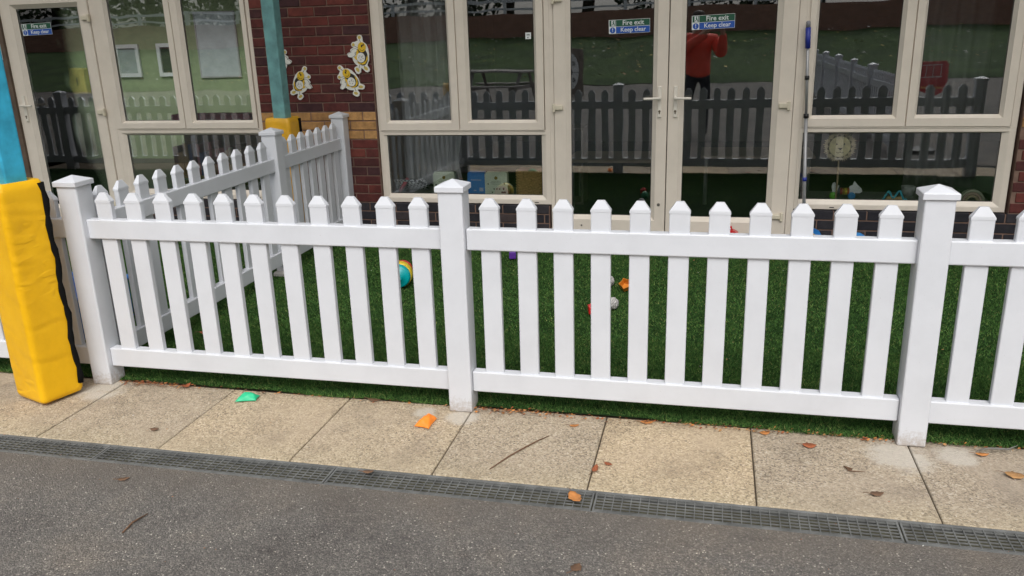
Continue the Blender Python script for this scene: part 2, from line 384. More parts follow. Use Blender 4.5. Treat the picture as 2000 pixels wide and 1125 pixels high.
fence('picket_fence', 'white picket fence dividing the yard, running back to the brick wall', (XL, YF, 0), sa, [0, 1.925, 3.055], [11, 7], skip_posts=(0,))
m = MB().box(-.07, .07, -.07, .07, -.02, .035, .01); m.obj('post_footing', simple('concrete', (.42, .40, .37), .9, .2, .2, 20, .6), None, loc=(XL + math.cos(sa) * 1.925 + .01, YF + math.sin(sa) * 1.925 - .03, 0))
tag(bpy.data.objects['post_footing'], 'pale concrete block under the middle post of the side fence', 'footing')

# ================================================================== building
B = empty('school_building', (0, 3.2, 0)); tag(B, 'red brick school front with cream framed windows and glass doors', 'building')
B.location = (0, 0, 0)
FY = 3.188        # front face of the sashes
BZ0, BP = .283, .0745
def wall_part(name, boxes, mat, parent=B):
    m_ = MB()
    for b in boxes: m_.box(*b)
    return m_.obj(name, mat, parent)
mortar = wall_part('brick_wall', [(-2.635, -1.612, 3.176, 3.30, -.05, 2.6), (3.10, 6.5, 3.176, 3.30, -.05, 2.6),
                                  (-4.075, -2.6351, 3.1765, 3.295, -.05, .272), (-1.6119, -.195, 3.1765, 3.295, -.05, .272), (1.665, 3.0999, 3.1765, 3.295, -.05, .272),
                                  (-12, 6.5, 3.177, 3.30, 2.11, 2.6001)], M['mortar'])
brick_me = {}
def brick(x0, x1, z0, z1, mat):
    key = (round(x1 - x0, 4), round(z1 - z0, 4), mat.name)
    if key not in brick_me:
        hx, hz = (x1 - x0) / 2, (z1 - z0) / 2
        m_ = MB(); m_.box(-hx, hx, 0, .05, -hz, hz, .003); brick_me[key] = m_.mesh('brick'); brick_me[key].materials.append(mat)
    return link('brick', brick_me[key], mat, mortar, ((x0 + x1) / 2, 3.1685 + random.uniform(-.0015, .0015), (z0 + z1) / 2), (random.uniform(-.004, .004), random.uniform(-.004, .004), random.uniform(-.004, .004)))
BW = .229
def course(xa, xb, z, phase, mat):
    k = math.floor((xa - phase) / BW); x = phase + k * BW
    while x < xb - .004:
        a, b = max(x + .005, xa), min(x + BW - .005, xb)
        if b - a > .02: brick(round(a, 3), round(b, 3), z + .005, z + BP - .005, mat)
        x += BW
ph0 = -2.297
for n in range(-10, 14):           # wall pier between the windows
    z = 1.028 + n * BP
    mt = M['brick_y'] if n in (-1, -2, -3) else M['brick']
    course(-2.632, -1.614, z, ph0 + (BW / 2 if n % 2 else 0), mt)
for n in range(-10, 12):           # wall right of the windows
    z = 1.028 + n * BP
    course(3.102, 3.60, z, ph0 + .04 + (BW / 2 if n % 2 else 0), M['brick_y'] if n in (-1, -2, -3) else M['brick'])
for n in range(4):                 # engineering-brick plinth
    z = 1.028 + (-11 - n) * BP
    for xa, xb in ((-2.70, -.20), (1.668, 3.30)): course(xa, xb, z, ph0 + (BW / 2 if n % 2 == 0 else 0), M['brick_b'])
    course(-4.07, -2.72, z, ph0 + (BW / 2 if n % 2 == 0 else 0), M['brick_b'])

CR = M['cream']
def pane(parent, x0, x1, z0, z1, y=3.224):
    m_ = MB(); m_.box(x0, x1, y, y + .005, z0, z1); m_.obj('pane', M['glass'], parent)
    m_ = MB(); m_.mitre(x0 - .001, x1 + .001, z0 - .001, z1 + .001, [(-.004, y - .003), (.0045, y - .0015), (.0045, y - .0002)]); m_.obj('gasket', M['gasket'], parent)
def sash(parent, x0, x1, z0, z1, gx0, gx1, gz0, gz1, name='sash'):
    """mitred leaf whose glass opening is gx0..gx1, gz0..gz1"""
    m_ = MB(); b = m_.bm
    prof = [(0, 3.245), (0, FY + .005), (.02, FY), (.72, FY), (.76, FY + .006), (1.0, 3.221), (1.0, 3.245)]
    loops = []
    for t, y in prof:
        loops.append([b.verts.new(v) for v in ((x0 + (gx0 - x0) * t, y, z0 + (gz0 - z0) * t), (x1 + (gx1 - x1) * t, y, z0 + (gz0 - z0) * t), (x1 + (gx1 - x1) * t, y, z1 + (gz1 - z1) * t), (x0 + (gx0 - x0) * t, y, z1 + (gz1 - z1) * t))])
    for A, Bq in zip(loops, loops[1:]):
        for k in range(4): b.faces.new((A[k], A[(k + 1) % 4], Bq[(k + 1) % 4], Bq[k]))
    o = m_.obj(name, CR, parent); return o
def window(x0, x1, div, g1, g2, low, gb, lowz, sash_z0):
    W_ = empty('window', (0, 0, 0), parent=B)
    m_ = MB()
    m_.mitre(x0, x1, .283, sash_z0 - .006, [(0, 3.29), (0, 3.204), (.003, 3.201), (.030, 3.201)])
    m_.obj('bottom_frame', CR, W_)
    m_ = MB(); m_.box(x0, x0 + .04, 3.202, 3.29, sash_z0 - .0062, 2.1); m_.box(x1 - .04, x1, 3.202, 3.29, sash_z0 - .0062, 2.1); m_.box(x0 + .04, x1 - .04, 3.2025, 3.29, 2.05, 2.1); m_.box(div - .03, div + .03, 3.206, 3.29, sash_z0 - .006, 2.05)
    m_.obj('frame', CR, W_)
    m_ = MB(); m_.box(x0 + .0405, x1 - .0405, 3.195, 3.29, sash_z0 - .012, sash_z0 - .001, .003); m_.obj('transom_drip', CR, W_)
    # fixed light
    m_ = MB(); b = m_.bm
    L0, L1 = low; z0, z1 = lowz; fx0, fx1, fz0, fz1 = x0 + .030, x1 - .030, .313, sash_z0 - .036
    loops = []
    for t, y in ((0, 3.201), (.15, 3.2015), (.3, 3.204), (1, 3.222), (1, 3.245)):
        loops.append([b.verts.new(v) for v in ((fx0 + (L0 - fx0) * t, y, fz0 + (z0 - fz0) * t), (fx1 + (L1 - fx1) * t, y, fz0 + (z0 - fz0) * t), (fx1 + (L1 - fx1) * t, y, fz1 + (z1 - fz1) * t), (fx0 + (L0 - fx0) * t, y, fz1 + (z1 - fz1) * t))])
    for A, Bq in zip(loops, loops[1:]):
        for k in range(4): b.faces.new((A[k], A[(k + 1) % 4], Bq[(k + 1) % 4], Bq[k]))
    m_.obj('glazing_bead', CR, W_)
    pane(W_, L0, L1, z0, z1)
    sash(W_, x0 + .022, div - .003, sash_z0, 2.075, g1[0], g1[1], gb, 1.995); pane(W_, g1[0], g1[1], gb, 1.995)
    sash(W_, div + .003, x1 - .045, sash_z0, 2.075, g2[0], g2[1], gb, 1.995); pane(W_, g2[0], g2[1], gb, 1.995)
    for xx in (x0 + .27, x1 - .12):
        m_ = MB(); m_.box(xx - .016, xx + .016, 3.1985, 3.202, .296, .302); m_.obj('drain_slot', M['gasket'], W_)
    return W_
window(-4.075, -2.642, -3.372, (-3.985, -3.446), (-3.283, -2.74), (-3.996, -2.682), .962, (.362, .84), .896)
window(-1.606, -.182, -.913, (-1.507, -.993), (-.8205, -.303), (-1.545, -.257), .951, (.354, .83), .873)
window(1.655, 3.082, 2.365, (1.738, 2.277), (2.437, 2.962), (1.682, 2.998), .969, (.355, .842), .889)

HB = P('hinge_cream', (.66, .60, .47), .4)
def hinge(parent, x, z, s=1):
    m_ = MB(); m_.box(x - .033, x + .033, FY - .022, FY + .001, z - .018, z + .018, .006, 2); m_.box(x - s * .036 - .010, x - s * .036 + .010, FY - .026, FY + .004, z - .034, z + .030, .004)
    o = m_.obj('hinge', HB, parent)
def handle(parent, x, z, s):
    """s=+1 lever points to +x"""
    hd = empty('handle', (0, 0, 0), parent=None)
    m_ = MB(); m_.box(x - .015, x + .015, FY - .012, FY + .002, z - .145, z + .085, .006, 2)
    m_.tube([(x, FY - .01, z), (x, FY - .05, z)], .010, 10)
    m_.tube([(x - s * .008, FY - .05, z), (x + s * .05, FY - .052, z - .002), (x + s * .115, FY - .052, z - .003)], [.0105, .0095, .0095], 10)
    bpy.data.objects.remove(hd)
    o = m_.obj('handle', P('handle_cream', (.74, .69, .61), .35), parent)
    m_ = MB(); m_.disc(x, z - .098, .009, .009, FY - .0135, FY - .0118, 14); m_.prism([(x - .0045, z - .118), (x + .0045, z - .118), (x + .0045, z - .1), (x - .0045, z - .1)], FY - .0134, FY - .0119)
    m_.obj('keyhole', P('keyhole_brass', (.16, .13, .09), .4, metal=.6), parent)
def door(frame, leaves):
    D = empty('door', parent=B)
    x0, x1 = frame
    m_ = MB(); la, lb = leaves[0][0] - .004, leaves[-1][1] + .004; m_.box(x0, la, 3.203, 3.29, .03, 2.1); m_.box(lb, x1, 3.203, 3.29, .03, 2.1); m_.box(la, lb, 3.2035, 3.29, 2.06, 2.1); m_.obj('frame', CR, D)
    m_ = MB(); m_.box(x0, x1, 3.16, 3.30, -.01, .068, .006); m_.obj('threshold', P('threshold_grey', (.30, .29, .27), .5), D)
    for (a, b, g0, g1, hx, hs, kx, ks) in leaves:
        sash(D, a, b, .088, 2.055, g0, g1, .205, 1.925, 'door_leaf'); pane(D, g0, g1, .205, 1.925)
        for z in (.225, 1.043, 1.83): hinge(D, hx, z, hs)
        handle(D, kx, 1.108, ks)
    return D
door((-5.06, -4.076), [(-5.02, -4.155, -4.905, -4.282, -4.19, -1, -4.975, 1)])
door((-.1815, 1.6545), [(-.148, .708, -.022, .597, -.112, 1, .652, -1), (.714, 1.602, .829, 1.457, 1.535, -1, .768, 1)])
m = MB(); m.lathe([(.012, 0), (.012, -.004), (.009, -.006)], 14, 'y', (.66, FY, .30)); m.obj('door_bolt_cover', P('dull_metal', (.18, .17, .15), .4, metal=.7), B)
for xx in (.06, .47):
    m = MB(); m.lathe([(.007, 0), (.007, -.004), (.004, -.006)], 12, 'y', (xx, FY, .125)); m.obj('screw_cap', MATS['dull_metal'], B)

# walls, ceilings and floors of the two rooms
wall_part('interior_wall', [(-2.25, -2.15, 3.31, 9.2, 0, 2.6), (6.4, 6.5, 3.3001, 9.2, 0, 2.6), (-2.2499, 6.5, 9.2, 9.3, 0, 2.6)], P('room_wall', (.20, .20, .20), .8))
wall_part('interior_wall', [(-12, -11.9, 3.3001, 7.3, 0, 2.6), (-11.9, -2.2501, 7.3, 7.4, 0, 2.6)], P('pale_green_wall', (.27, .335, .185), .8))
wall_part('ceiling', [(-2.2, 6.5, 3.1, 9.3, 2.605, 2.7), (-12, -2.2001, 3.1, 4.6, 2.605, 2.7), (-12, -2.2001, 6.2, 7.4, 2.605, 2.7), (-12, -9.6, 4.6001, 6.1999, 2.605, 2.7), (-3.6, -2.2001, 4.6001, 6.1999, 2.605, 2.7)], P('ceiling_paint', (.5, .5, .48), .9))  # gap over the left room is an added opening that lets daylight in
wall_part('room_floor', [(-2.15, 6.4, 3.31, 9.2, -.02, .012)], P('dark_carpet', (.035, .04, .045), .95, vscale=30))
wall_part('room_floor', [(-11.9, -2.25, 3.31, 7.3, -.02, .012)], P('vinyl_floor', (.10, .09, .075), .5))
wall_part('inner_sill', [(-1.56, -.24, 3.262, 3.62, .305, .343), (1.672, 3.01, 3.262, 3.62, .305, .343), (-4.0, -2.67, 3.262, 3.56, .305, .343)], P('sill_dark', (.14, .14, .135), .5))
wall_part('timber_cladding', [(-8, -5.061, 3.178, 3.30, .0, 2.11)], P('brown_board', (.105, .07, .048), .6, var=.3))

# ================================================================== canopy + columns
teal = P('teal_paint', (.13, .30, .30), .5, var=.25, vscale=14, bmp=.3, bscale=40)
def column(label, x, y, ang, mat, h=3.198):
    o = MB().box(-.05, .05, -.05, .05, 0, h, .008, 2).obj('steel_column', mat, None, loc=(x, y, 0), rot=(0, 0, ang))
    return tag(o, label, 'column')
column('bright blue painted column rising out of the large yellow pad in front', -1.99, -.159, R(-17), P('blue_paint', (.03, .33, .50), .45, var=.25, vscale=12))
column('teal painted column in front of the brick wall with bee signs', -2.13, 2.60, 0, teal)
ROOFM, ns, ls, p_ = newmat('polycarbonate_sheet'); tl = N(ns, 'BsdfTransparent'); tl.inputs[0].default_value = (.80, .80, .79, 1); df = N(ns, 'BsdfDiffuse'); df.inputs[0].default_value = (.35, .35, .35, 1); mx_ = N(ns, 'MixShader'); mx_.inputs[0].default_value = .72; ls.new(df.outputs[0], mx_.inputs[1]); ls.new(tl.outputs[0], mx_.inputs[2]); ls.new(mx_.outputs[0], ns['Material Output'].inputs[0])  # unseen sheet; clearness set for how much light reaches yard and building front
cn = empty('canopy', (0, 0, 3.0)); tag(cn, 'flat roof canopy carried by the painted columns above the yard', 'canopy')
cn.location = (0, 0, 0)
m = MB(); m.box(-9, 8, -.10, 3.12, 3.26, 3.30); m.obj('roof_sheet', ROOFM, cn)
m = MB(); m.box(-9, 8, -.21, -.11, 3.2, 3.33); m.obj('front_beam', teal, cn)
m = MB(); m.box(-9, 8, 2.55, 2.65, 3.2, 3.259); m.obj('rear_beam', teal, cn)

# padding sleeves
def pad(label, cx, cy, ang, wx, wy, z0, z1, seed, mat, amp):
    bm = bmesh.new(); nx, nz = 14, 110
    rr = random.Random(seed); hx, hy = wx / 2, wy / 2; rad = .022
    # rounded-rect ring
    ring = []
    for cxx, cyy, a0 in ((hx - rad, -hy + rad, -90), (hx - rad, hy - rad, 0), (-hx + rad, hy - rad, 90), (-hx + rad, -hy + rad, 180)):
        for k in range(4): ring.append((cxx + rad * math.cos(R(a0 + 30 * k)), cyy + rad * math.sin(R(a0 + 30 * k))))
    full = []
    for i in range(len(ring)):
        a, b = ring[i], ring[(i + 1) % len(ring)]; d = math.hypot(b[0] - a[0], b[1] - a[1]); k = max(1, int(d / .010))
        for j in range(k): full.append((a[0] + (b[0] - a[0]) * j / k, a[1] + (b[1] - a[1]) * j / k))
    from mathutils import noise as mn
    rows = []
    for r_ in range(nz + 1):
        t = r_ / nz; z = z0 + (z1 - z0) * t; row = []
        for (px, py) in full:
            q = Vector((px * 5, py * 5 + seed, z * 5)); bul = math.sin(math.pi * t) ** .5
            cr = 0
            for (zc, wdt, s_, fa, fb) in ((.12, .014, .7, .1, .22), (.2, .012, 1, .75, .2), (.24, .02, .6, .35, .25), (.36, .012, 1, .8, .18), (.33, .015, .7, .2, .2), (.49, .012, .6, .5, .2), (.64, .012, 1, .72, .16), (.60, .02, .5, .2, .2), (.78, .015, .6, .3, .25), (.86, .012, .8, .8, .2), (.95, .015, .9, .4, .5)):
                fr = (px / hx + 1) / 2 * .7 + (py / hy + 1) / 2 * .3; zz = t - zc + .10 * (fr - fa) - .03 * mn.noise(q * 1.3); cr -= s_ * (math.exp(-(zz / wdt) ** 2) - .7 * math.exp(-((zz - wdt * 1.6) / (wdt * 1.5)) ** 2)) * math.exp(-((fr - fa) / fb) ** 2)
            n_ = mn.noise(q) * .6 + mn.noise(q * 2.7) * .35
            f = 1 + amp * (.75 * n_ + .75 * cr + .5 * bul)
            edge_in = 1 - .10 * max(0, (t - .965) / .035) ** 2 - .06 * max(0, (.02 - t) / .02) ** 2
            row.append(bm.verts.new((px * f * edge_in, py * f * edge_in, z + .012 * mn.noise(q * .8) * (1 if 0 < r_ < nz else .4))))
        rows.append(row)
    n = len(full)
    for A, Bq in zip(rows, rows[1:]):
        for k in range(n): bm.faces.new((A[k], A[(k + 1) % n], Bq[(k + 1) % n], Bq[k]))
    bm.faces.new(rows[0][::-1])
    # top closes inwards to the column
    inner = [bm.verts.new((v.co.x * .5, v.co.y * .5, z1 - .006)) for v in rows[-1]]
    for k in range(n): bm.faces.new((rows[-1][k], rows[-1][(k + 1) % n], inner[(k + 1) % n], inner[k]))
    bmesh.ops.recalc_face_normals(bm, faces=bm.faces[:])
    me = bpy.data.meshes.new('column_pad'); bm.to_mesh(me); bm.free(); smooth_by_angle(me, 60)
    o = link('column_pad', me, mat, None, (cx, cy, 0), (0, 0, ang)); tag(o, label, 'padding'); return o, hx, hy
m_, ns, ls, p_ = newmat('yellow_pvc')
Pn = wpos(ns); nz_ = noise(ns, ls, Pn, 7, 5, .65); r_ = ramp(ns, [(.3, (.72, .385, .005)), (.55, (.80, .44, .006)), (.75, (.84, .48, .010))]); ls.new(nz_.outputs[0], r_.inputs[0])
g2 = noise(ns, ls, Pn, 24, 5, .75); gr = ramp(ns, [(.64, (0, 0, 0)), (.78, (.35, .35, .35))]); ls.new(g2.outputs[0], gr.inputs[0])
ls.new(mix(ns, ls, gr.outputs[0], r_.outputs[0], (.42, .25, .03)), p_.inputs['Base Color']); p_.inputs['Roughness'].default_value = .4; p_.inputs['Specular IOR Level'].default_value = .3
wn_ = N(ns, 'TexNoise'); wn_.inputs['Scale'].default_value = 6; wn_.inputs['Detail'].default_value = 2; mp = N(ns, 'Mapping'); mp.inputs['Scale'].default_value = (.7, .7, 1.8); ls.new(Pn, mp.inputs[0]); ls.new(mp.outputs[0], wn_.inputs['Vector'])
rid = N(ns, 'Math', operation='SUBTRACT'); ls.new(wn_.outputs[0], rid.inputs[0]); rid.inputs[1].default_value = .5
ab = N(ns, 'Math', operation='ABSOLUTE'); ls.new(rid.outputs[0], ab.inputs[0]); rr1 = ramp(ns, [(0, (0, 0, 0)), (.09, (1, 1, 1))]); ls.new(ab.outputs[0], rr1.inputs[0])
mk = noise(ns, ls, Pn, 6.5, 2); mk.inputs['Vector'].default_value = (0, 0, 0); mkr = ramp(ns, [(.50, (1, 1, 1)), (.70, (0, 0, 0))]); ls.new(mk.outputs[0], mkr.inputs[0])
cre = N(ns, 'Math', operation='MAXIMUM'); ls.new(rr1.outputs[0], cre.inputs[0]); ls.new(mkr.outputs[0], cre.inputs[1])
ft = noise(ns, ls, Pn, 40, 3); sm2 = N(ns, 'Math', operation='MULTIPLY_ADD'); ls.new(ft.outputs[0], sm2.inputs[0]); sm2.inputs[1].default_value = .12; ls.new(cre.outputs[0], sm2.inputs[2])
bump(ns, ls, sm2.outputs[0], .5, .007, p_)
M['yellow'] = m_
po, hx, hy = pad('large creased yellow pad with black zip wrapped round the front column', -2.015, -.155, R(-19), .236, .205, .016, 1.045, 3, M['yellow'], .022)
m = MB(); zp = []
for i in range(26):
    t = i / 25; zp.append((hx * 1.02 + .003 * math.sin(i * 1.7), hy * .84 + .005 * math.sin(i * .9), .06 + .97 * t))
m.tube(zp, [.013 + .003 * math.sin(i * 2.3) for i in range(26)], 8); m.obj('zip_flap', P('black_webbing', (.006, .006, .006), .95, spec=.1), po, smooth=True)
po2, hx2, hy2 = pad('darker yellow pad round the teal column behind the side fence', -2.13, 2.60, 0, .205, .20, .02, 1.045, 9, P('ochre_pvc', (.68, .36, .012), .5, var=.15), .02)
m = MB(); m.box(hx2 - .004, hx2 + .005, .05, .085, .03, 1.03); m.obj('zip_flap', MATS['black_webbing'], po2)

# ================================================================== fire-exit stickers
SG, SB, SW = P('sign_green', (.010, .085, .045), .35, var=.03), P('sign_blue', (.014, .085, .40), .35, var=.03), P('sign_white', (.70, .73, .73), .35, var=.03)
SK = P('print_black', (.012, .012, .012), .5, var=.03)
FIRE, KEEP = textmesh('Fire exit', .047), textmesh('Keep clear', .043)
FIRE.materials.append(SW); KEEP.materials.append(SW)
def sticker(label, x, z, ang):
    o = MB().box(-.151, .151, -.0008, 0, -.049, .049).obj('safety_sticker', SW, None, loc=(x, 3.2225, z), rot=(0, ang, 0)); tag(o, label, 'sign')
    y1_, y0_ = -.0009, -.0016
    MB().box(-.098, .149, y0_, y1_, .0015, .047).obj('green_panel', SG, o); MB().box(-.098, .149, y0_, y1_, -.047, -.0015).obj('blue_panel', SB, o)
    link('lettering', FIRE, SW, o, (.028, -.0022, .024), (R(90), 0, 0)); link('lettering', KEEP, SW, o, (.028, -.0022, -.024), (R(90), 0, 0))
    MB().box(-.146, -.101, y0_, y1_, .003, .046).obj('exit_panel', SG, o)
    # pale doorway with a running figure
    MB().prism([(-.132, .005), (-.106, .005), (-.106, .044), (-.132, .044)], -.0022, -.0017).obj('doorway', SW, o)
    f = MB(); f.disc(-.117, .038, .0045, .0045, -.0029, -.0023, 10)
    f.prism([(-.124, .033), (-.114, .033), (-.110, .021), (-.116, .019), (-.121, .024)], -.0029, -.0023)
    f.prism([(-.118, .0215), (-.110, .019), (-.107, .012), (-.112, .007), (-.115, .009), (-.112, .013)], -.0030, -.00231)
    f.prism([(-.117, .021), (-.122, .013), (-.130, .010), (-.131, .013), (-.125, .017), (-.121, .023)], -.0031, -.00232)
    f.obj('running_figure', SG, o)
    d = MB(); d.disc(-.1235, -.0245, .021, .021, y0_, y1_, 24); d.obj('blue_disc', SB, o)
    e = MB(); e.prism([(-.1255, -.026), (-.1215, -.026), (-.1205, -.010), (-.1265, -.010)], -.0022, -.0017); e.disc(-.1235, -.034, .003, .003, -.0022, -.0017, 10); e.obj('exclamation_mark', SW, o)
sticker('green and blue fire exit sticker on the left leaf of the double doors', .417, 1.625, R(-1.0))
sticker('green and blue fire exit sticker on the right leaf of the double doors', 1.018, 1.637, R(-1.6))
sticker('green and blue fire exit sticker on the single door at far left', -4.73, 1.755, R(-1))
o = MB().box(-.022, .022, -.001, 0, -.024, .024).obj('small_sticker', SW, None, loc=(-.347, 3.2225, 1.578)); tag(o, 'tiny square white sticker on the glass left of the double doors', 'sticker')
MB().box(-.012, .012, -.0018, -.0011, .004, .010).obj('print', SK, o); MB().box(-.006, .002, -.0018, -.0011, -.016, -.008).obj('print', SK, o)

# notices on the brown boards at far left
def notice(label, x, z, wd, h, rows):
    o = MB().box(-wd / 2, wd / 2, -.002, 0, -h / 2, h / 2).obj('notice', P('notice_paper', (.55, .56, .55), .6), None, loc=(x, 3.177, z)); tag(o, label, 'notice')
    for (a, b, c, d) in rows: MB().box(a * wd, b * wd, -.003, -.0021, c * h, d * h).obj('print', P('notice_print', (.10, .12, .16), .6), o)
notice('white paper notice on the brown board, upper one', -5.20, 1.60, .20, .19, [(-.35, .2, .25, .33), (-.35, .35, .02, .12), (-.35, .1, -.2, -.12)])
notice('white paper notice with dark blocks on the brown board, lower one', -5.21, 1.36, .19, .20, [(-.3, .3, .1, .3), (-.3, -.02, -.3, -.05), (.05, .3, -.3, -.05)])

# ================================================================== bee cut-outs
U = .00050
OUT = [(1415, 90), (1445, 100), (1460, 130), (1462, 195), (1515, 235), (1545, 300), (1553, 380), (1545, 480), (1510, 555), (1548, 620), (1540, 650), (1505, 668), (1470, 655), (1440, 620), (1402, 596), (1394, 665), (1352, 690), (1318, 680), (1298, 650), (1283, 600), (1300, 580), (1345, 565), (1300, 520), (1275, 480), (1268, 442), (1200, 422), (1178, 385), (1195, 365), (1245, 345), (1240, 315), (1258, 300), (1300, 282), (1268, 262), (1262, 228), (1285, 200), (1330, 195), (1380, 175), (1370, 130), (1385, 100)]
BC = (1395, 395)
def bz(p): return ((p[0] - BC[0]) * U, -(p[1] - BC[1]) * U)
BWH, BYE, BBK = P('card_white', (.72, .71, .66), .6, var=.05), P('card_yellow', (.70, .45, .02), .5, var=.06), P('card_black', (.02, .018, .014), .6, var=.05)
BFT = P('card_ochre', (.55, .42, .10), .6, var=.06)
def bee(label, x, z, ang, mirror, s):
    o = MB().prism([bz(p) for p in OUT], -.005, 0).obj('bee_cutout', BWH, None, loc=(x, 3.158, z), rot=(0, ang, 0)); tag(o, label, 'bee sign', 'bee cut-outs on the brick wall')
    o.scale = (-s if mirror else s, 1, s)
    def E_(name, c, rx, rz, a, y, mat, n=22): cx, cz = bz(c); return MB().disc(cx, cz, rx * U, rz * U, -.005 - y * .0012, -.0051 - (y - 1) * .0012, n, R(a)).obj(name, mat, o)
    E_('body', (1432, 420), 98, 142, 8, 1, BBK)
    MB().prism([bz(p) for p in ((1345, 340), (1365, 310), (1385, 355), (1360, 400), (1350, 470), (1330, 470), (1300, 430), (1335, 410))], -.0086, -.0075).obj('stripe', BYE, o)
    MB().prism([bz(p) for p in ((1340, 495), (1420, 530), (1490, 490), (1525, 400), (1530, 460), (1480, 535), (1430, 545), (1370, 530))], -.0086, -.0075).obj('stripe', BYE, o)
    E_('belly', (1415, 437), 70, 76, 0, 4, BWH); E_('head', (1443, 280), 68, 76, 0, 4, BYE)
    E_('eye', (1443, 262), 12, 22, -15, 5, BBK, 12); E_('eye', (1470, 245), 11, 20, -15, 5, BBK, 12)
    mt = MB(); pts = [(1405, 300), (1425, 328), (1455, 332), (1482, 312)]
    for a, b in zip(pts, pts[1:]):
        (ax, az), (bx, bz_) = bz(a), bz(b); d = Vector((bx - ax, bz_ - az)).normalized() * .0012; n_ = Vector((-d.y, d.x))
        mt.prism([(ax - n_.x, az - n_.y), (bx - n_.x, bz_ - n_.y), (bx + n_.x, bz_ + n_.y), (ax + n_.x, az + n_.y)], -.0112, -.0099)
    mt.obj('mouth', BBK, o)
    for i, (c, rx, rz, a) in enumerate((((1305, 335), 52, 30, 20), ((1258, 392), 66, 36, 12))):
        E_('wing_outline', c, rx + 5, rz + 5, a, 1 + i, BBK); E_('wing', c, rx, rz, a, 2.2 + i, BWH)
    E_('antenna_tip', (1412, 132), 26, 26, 0, 1, BFT, 14); E_('antenna_tip', (1300, 240), 24, 26, 0, 1, BFT, 14)
    E_('foot', (1340, 622), 38, 24, -55, 1, BFT, 14); E_('foot', (1482, 605), 40, 24, -42, 1, BFT, 14)
    ln = MB()
    for a, b in (((1412, 160), (1428, 215)), ((1318, 258), (1375, 290)), ((1385, 548), (1365, 600)), ((1450, 548), (1470, 585))):
        (ax, az), (bx, bz_) = bz(a), bz(b); d = Vector((bx - ax, bz_ - az)).normalized() * .0015
        ln.prism([(ax + d.y, az - d.x), (bx + d.y, bz_ - d.x), (bx - d.y, bz_ + d.x), (ax - d.y, az + d.x)], -.0069, -.0055)
    ln.obj('limb_line', BBK, o)
    sc = MB()
    for (cx, cz, wd, h) in ((1395, 412, 26, 9), (1380, 436, 9, 20), (1432, 430, 10, 26), (1452, 455, 22, 8), (1410, 472, 28, 8), (1448, 415, 9, 14)):
        a, b = bz((cx, cz)); sc.box(a - wd * U / 2, a + wd * U / 2, -.0112, -.0099, b - h * U / 2, b + h * U / 2)
    sc.obj('writing', P('pencil_grey', (.22, .21, .24), .7), o)
bee('cartoon bee cut-out highest on the right, upright beside the window frame', -1.700, 1.472, 0, False, 1.0)
bee('cartoon bee cut-out tilted to the left, below the upright bee by the window', -1.808, 1.275, R(-40), False, .95)
bee('cartoon bee cut-out right of the teal column, tilted to the right', -2.228, 1.262, R(24), True, .92)
bee('cartoon bee cut-out almost wholly hidden behind the teal column', -2.40, 1.435, R(4), True, .98)

# ================================================================== pole, yard toys
o = empty('telescopic_pole', (1.735, 3.12, .02)); tag(o, 'grey telescopic pole with blue grip leaning by the right window', 'pole'); o.rotation_euler = (R(-1.2), R(-2.6), 0)
GM = P('pole_grey', (.36, .36, .37), .35, metal=.4); BK = P('black_plastic', (.015, .015, .016), .45); BL = P('navy_grip', (.02, .035, .27), .4)
MB().tube([(0, 0, 0), (0, 0, .95)], .0125, 12).obj('tube', GM, o, True); MB().tube([(0, 0, .95), (0, 0, 1.50)], .0105, 12).obj('tube', GM, o, True)
for z, r in ((.50, .014), (.955, .0165), (1.22, .014)): MB().tube([(0, 0, z - .014), (0, 0, z + .014)], r + .002, 12).obj('collar', BK if z > .6 else BL, o, True)
MB().tube([(0, 0, 1.42), (0, 0, 1.56)], .018, 12).obj('grip', BL, o, True); MB().tube([(0, 0, 1.56), (0, 0, 1.598), (0, 0, 1.605)], [.0155, .0155, .008], 12).obj('end_cap', P('cap_grey', (.2, .2, .22), .4), o, True)

def toyroot(name, label, cat, loc, rz=0, group=None): e = empty(name, loc, (0, 0, rz)); return tag(e, label, cat, group)
# stacking drum lying on the turf
t = toyroot('stacking_drum_toy', 'turquoise, yellow, green and red rolling drum toy on the turf', 'toy', (-.925, 1.68, .018), R(9))
rd = .080
MB().lathe([(.008, -.004), (.018, -.010), (.030, -.010), (.032, -.001), (.068, .0), (.074, .006), (rd, .02), (rd, .032), (.03, .033)], 28, 'y', (0, 0, rd)).obj('end_disc', P('toy_turquoise', (.0, .33, .35), .35), t, True)
MB().lathe([(.03, .033), (rd + .001, .0331), (rd + .004, .038), (rd + .004, .098), (rd, .104), (.03, .105)], 28, 'y', (0, 0, rd)).obj('ring', P('toy_yellow', (.75, .55, .03), .35), t, True)
MB().lathe([(.03, .105), (.062, .1051), (.064, .112), (.064, .138), (.03, .139)], 28, 'y', (0, 0, rd)).obj('ring', P('toy_lime', (.32, .60, .03), .35), t, True)
MB().lathe([(.03, .139), (.066, .1391), (.07, .146), (.07, .172), (.06, .178), (.02, .178)], 28, 'y', (0, 0, rd)).obj('end_disc', P('toy_red', (.62, .02, .018), .35), t, True)
def block(name, label, loc, sz, mat, rz, cat='toy block'):
    o_ = MB().box(-sz[0] / 2, sz[0] / 2, -sz[1] / 2, sz[1] / 2, 0, sz[2], .004, 2); o_ = o_.obj(name, mat, None, loc=loc, rot=(0, 0, rz)); return tag(o_, label, cat)
bk = block('toy_block', 'small purple toy block on the turf right of the centre post', (-.345, 2.50, .024), (.05, .05, .05), P('toy_purple', (.10, .03, .28), .4), R(10))
MB().lathe([(.014, .05), (.014, .058), (.012, .06)], 14).obj('stud', MATS['toy_purple'], bk)
bk = block('toy_block', 'bright red toy brick on the turf behind the right bay', (.397, 1.36, .024), (.06, .042, .045), MATS['toy_red'], R(-75))
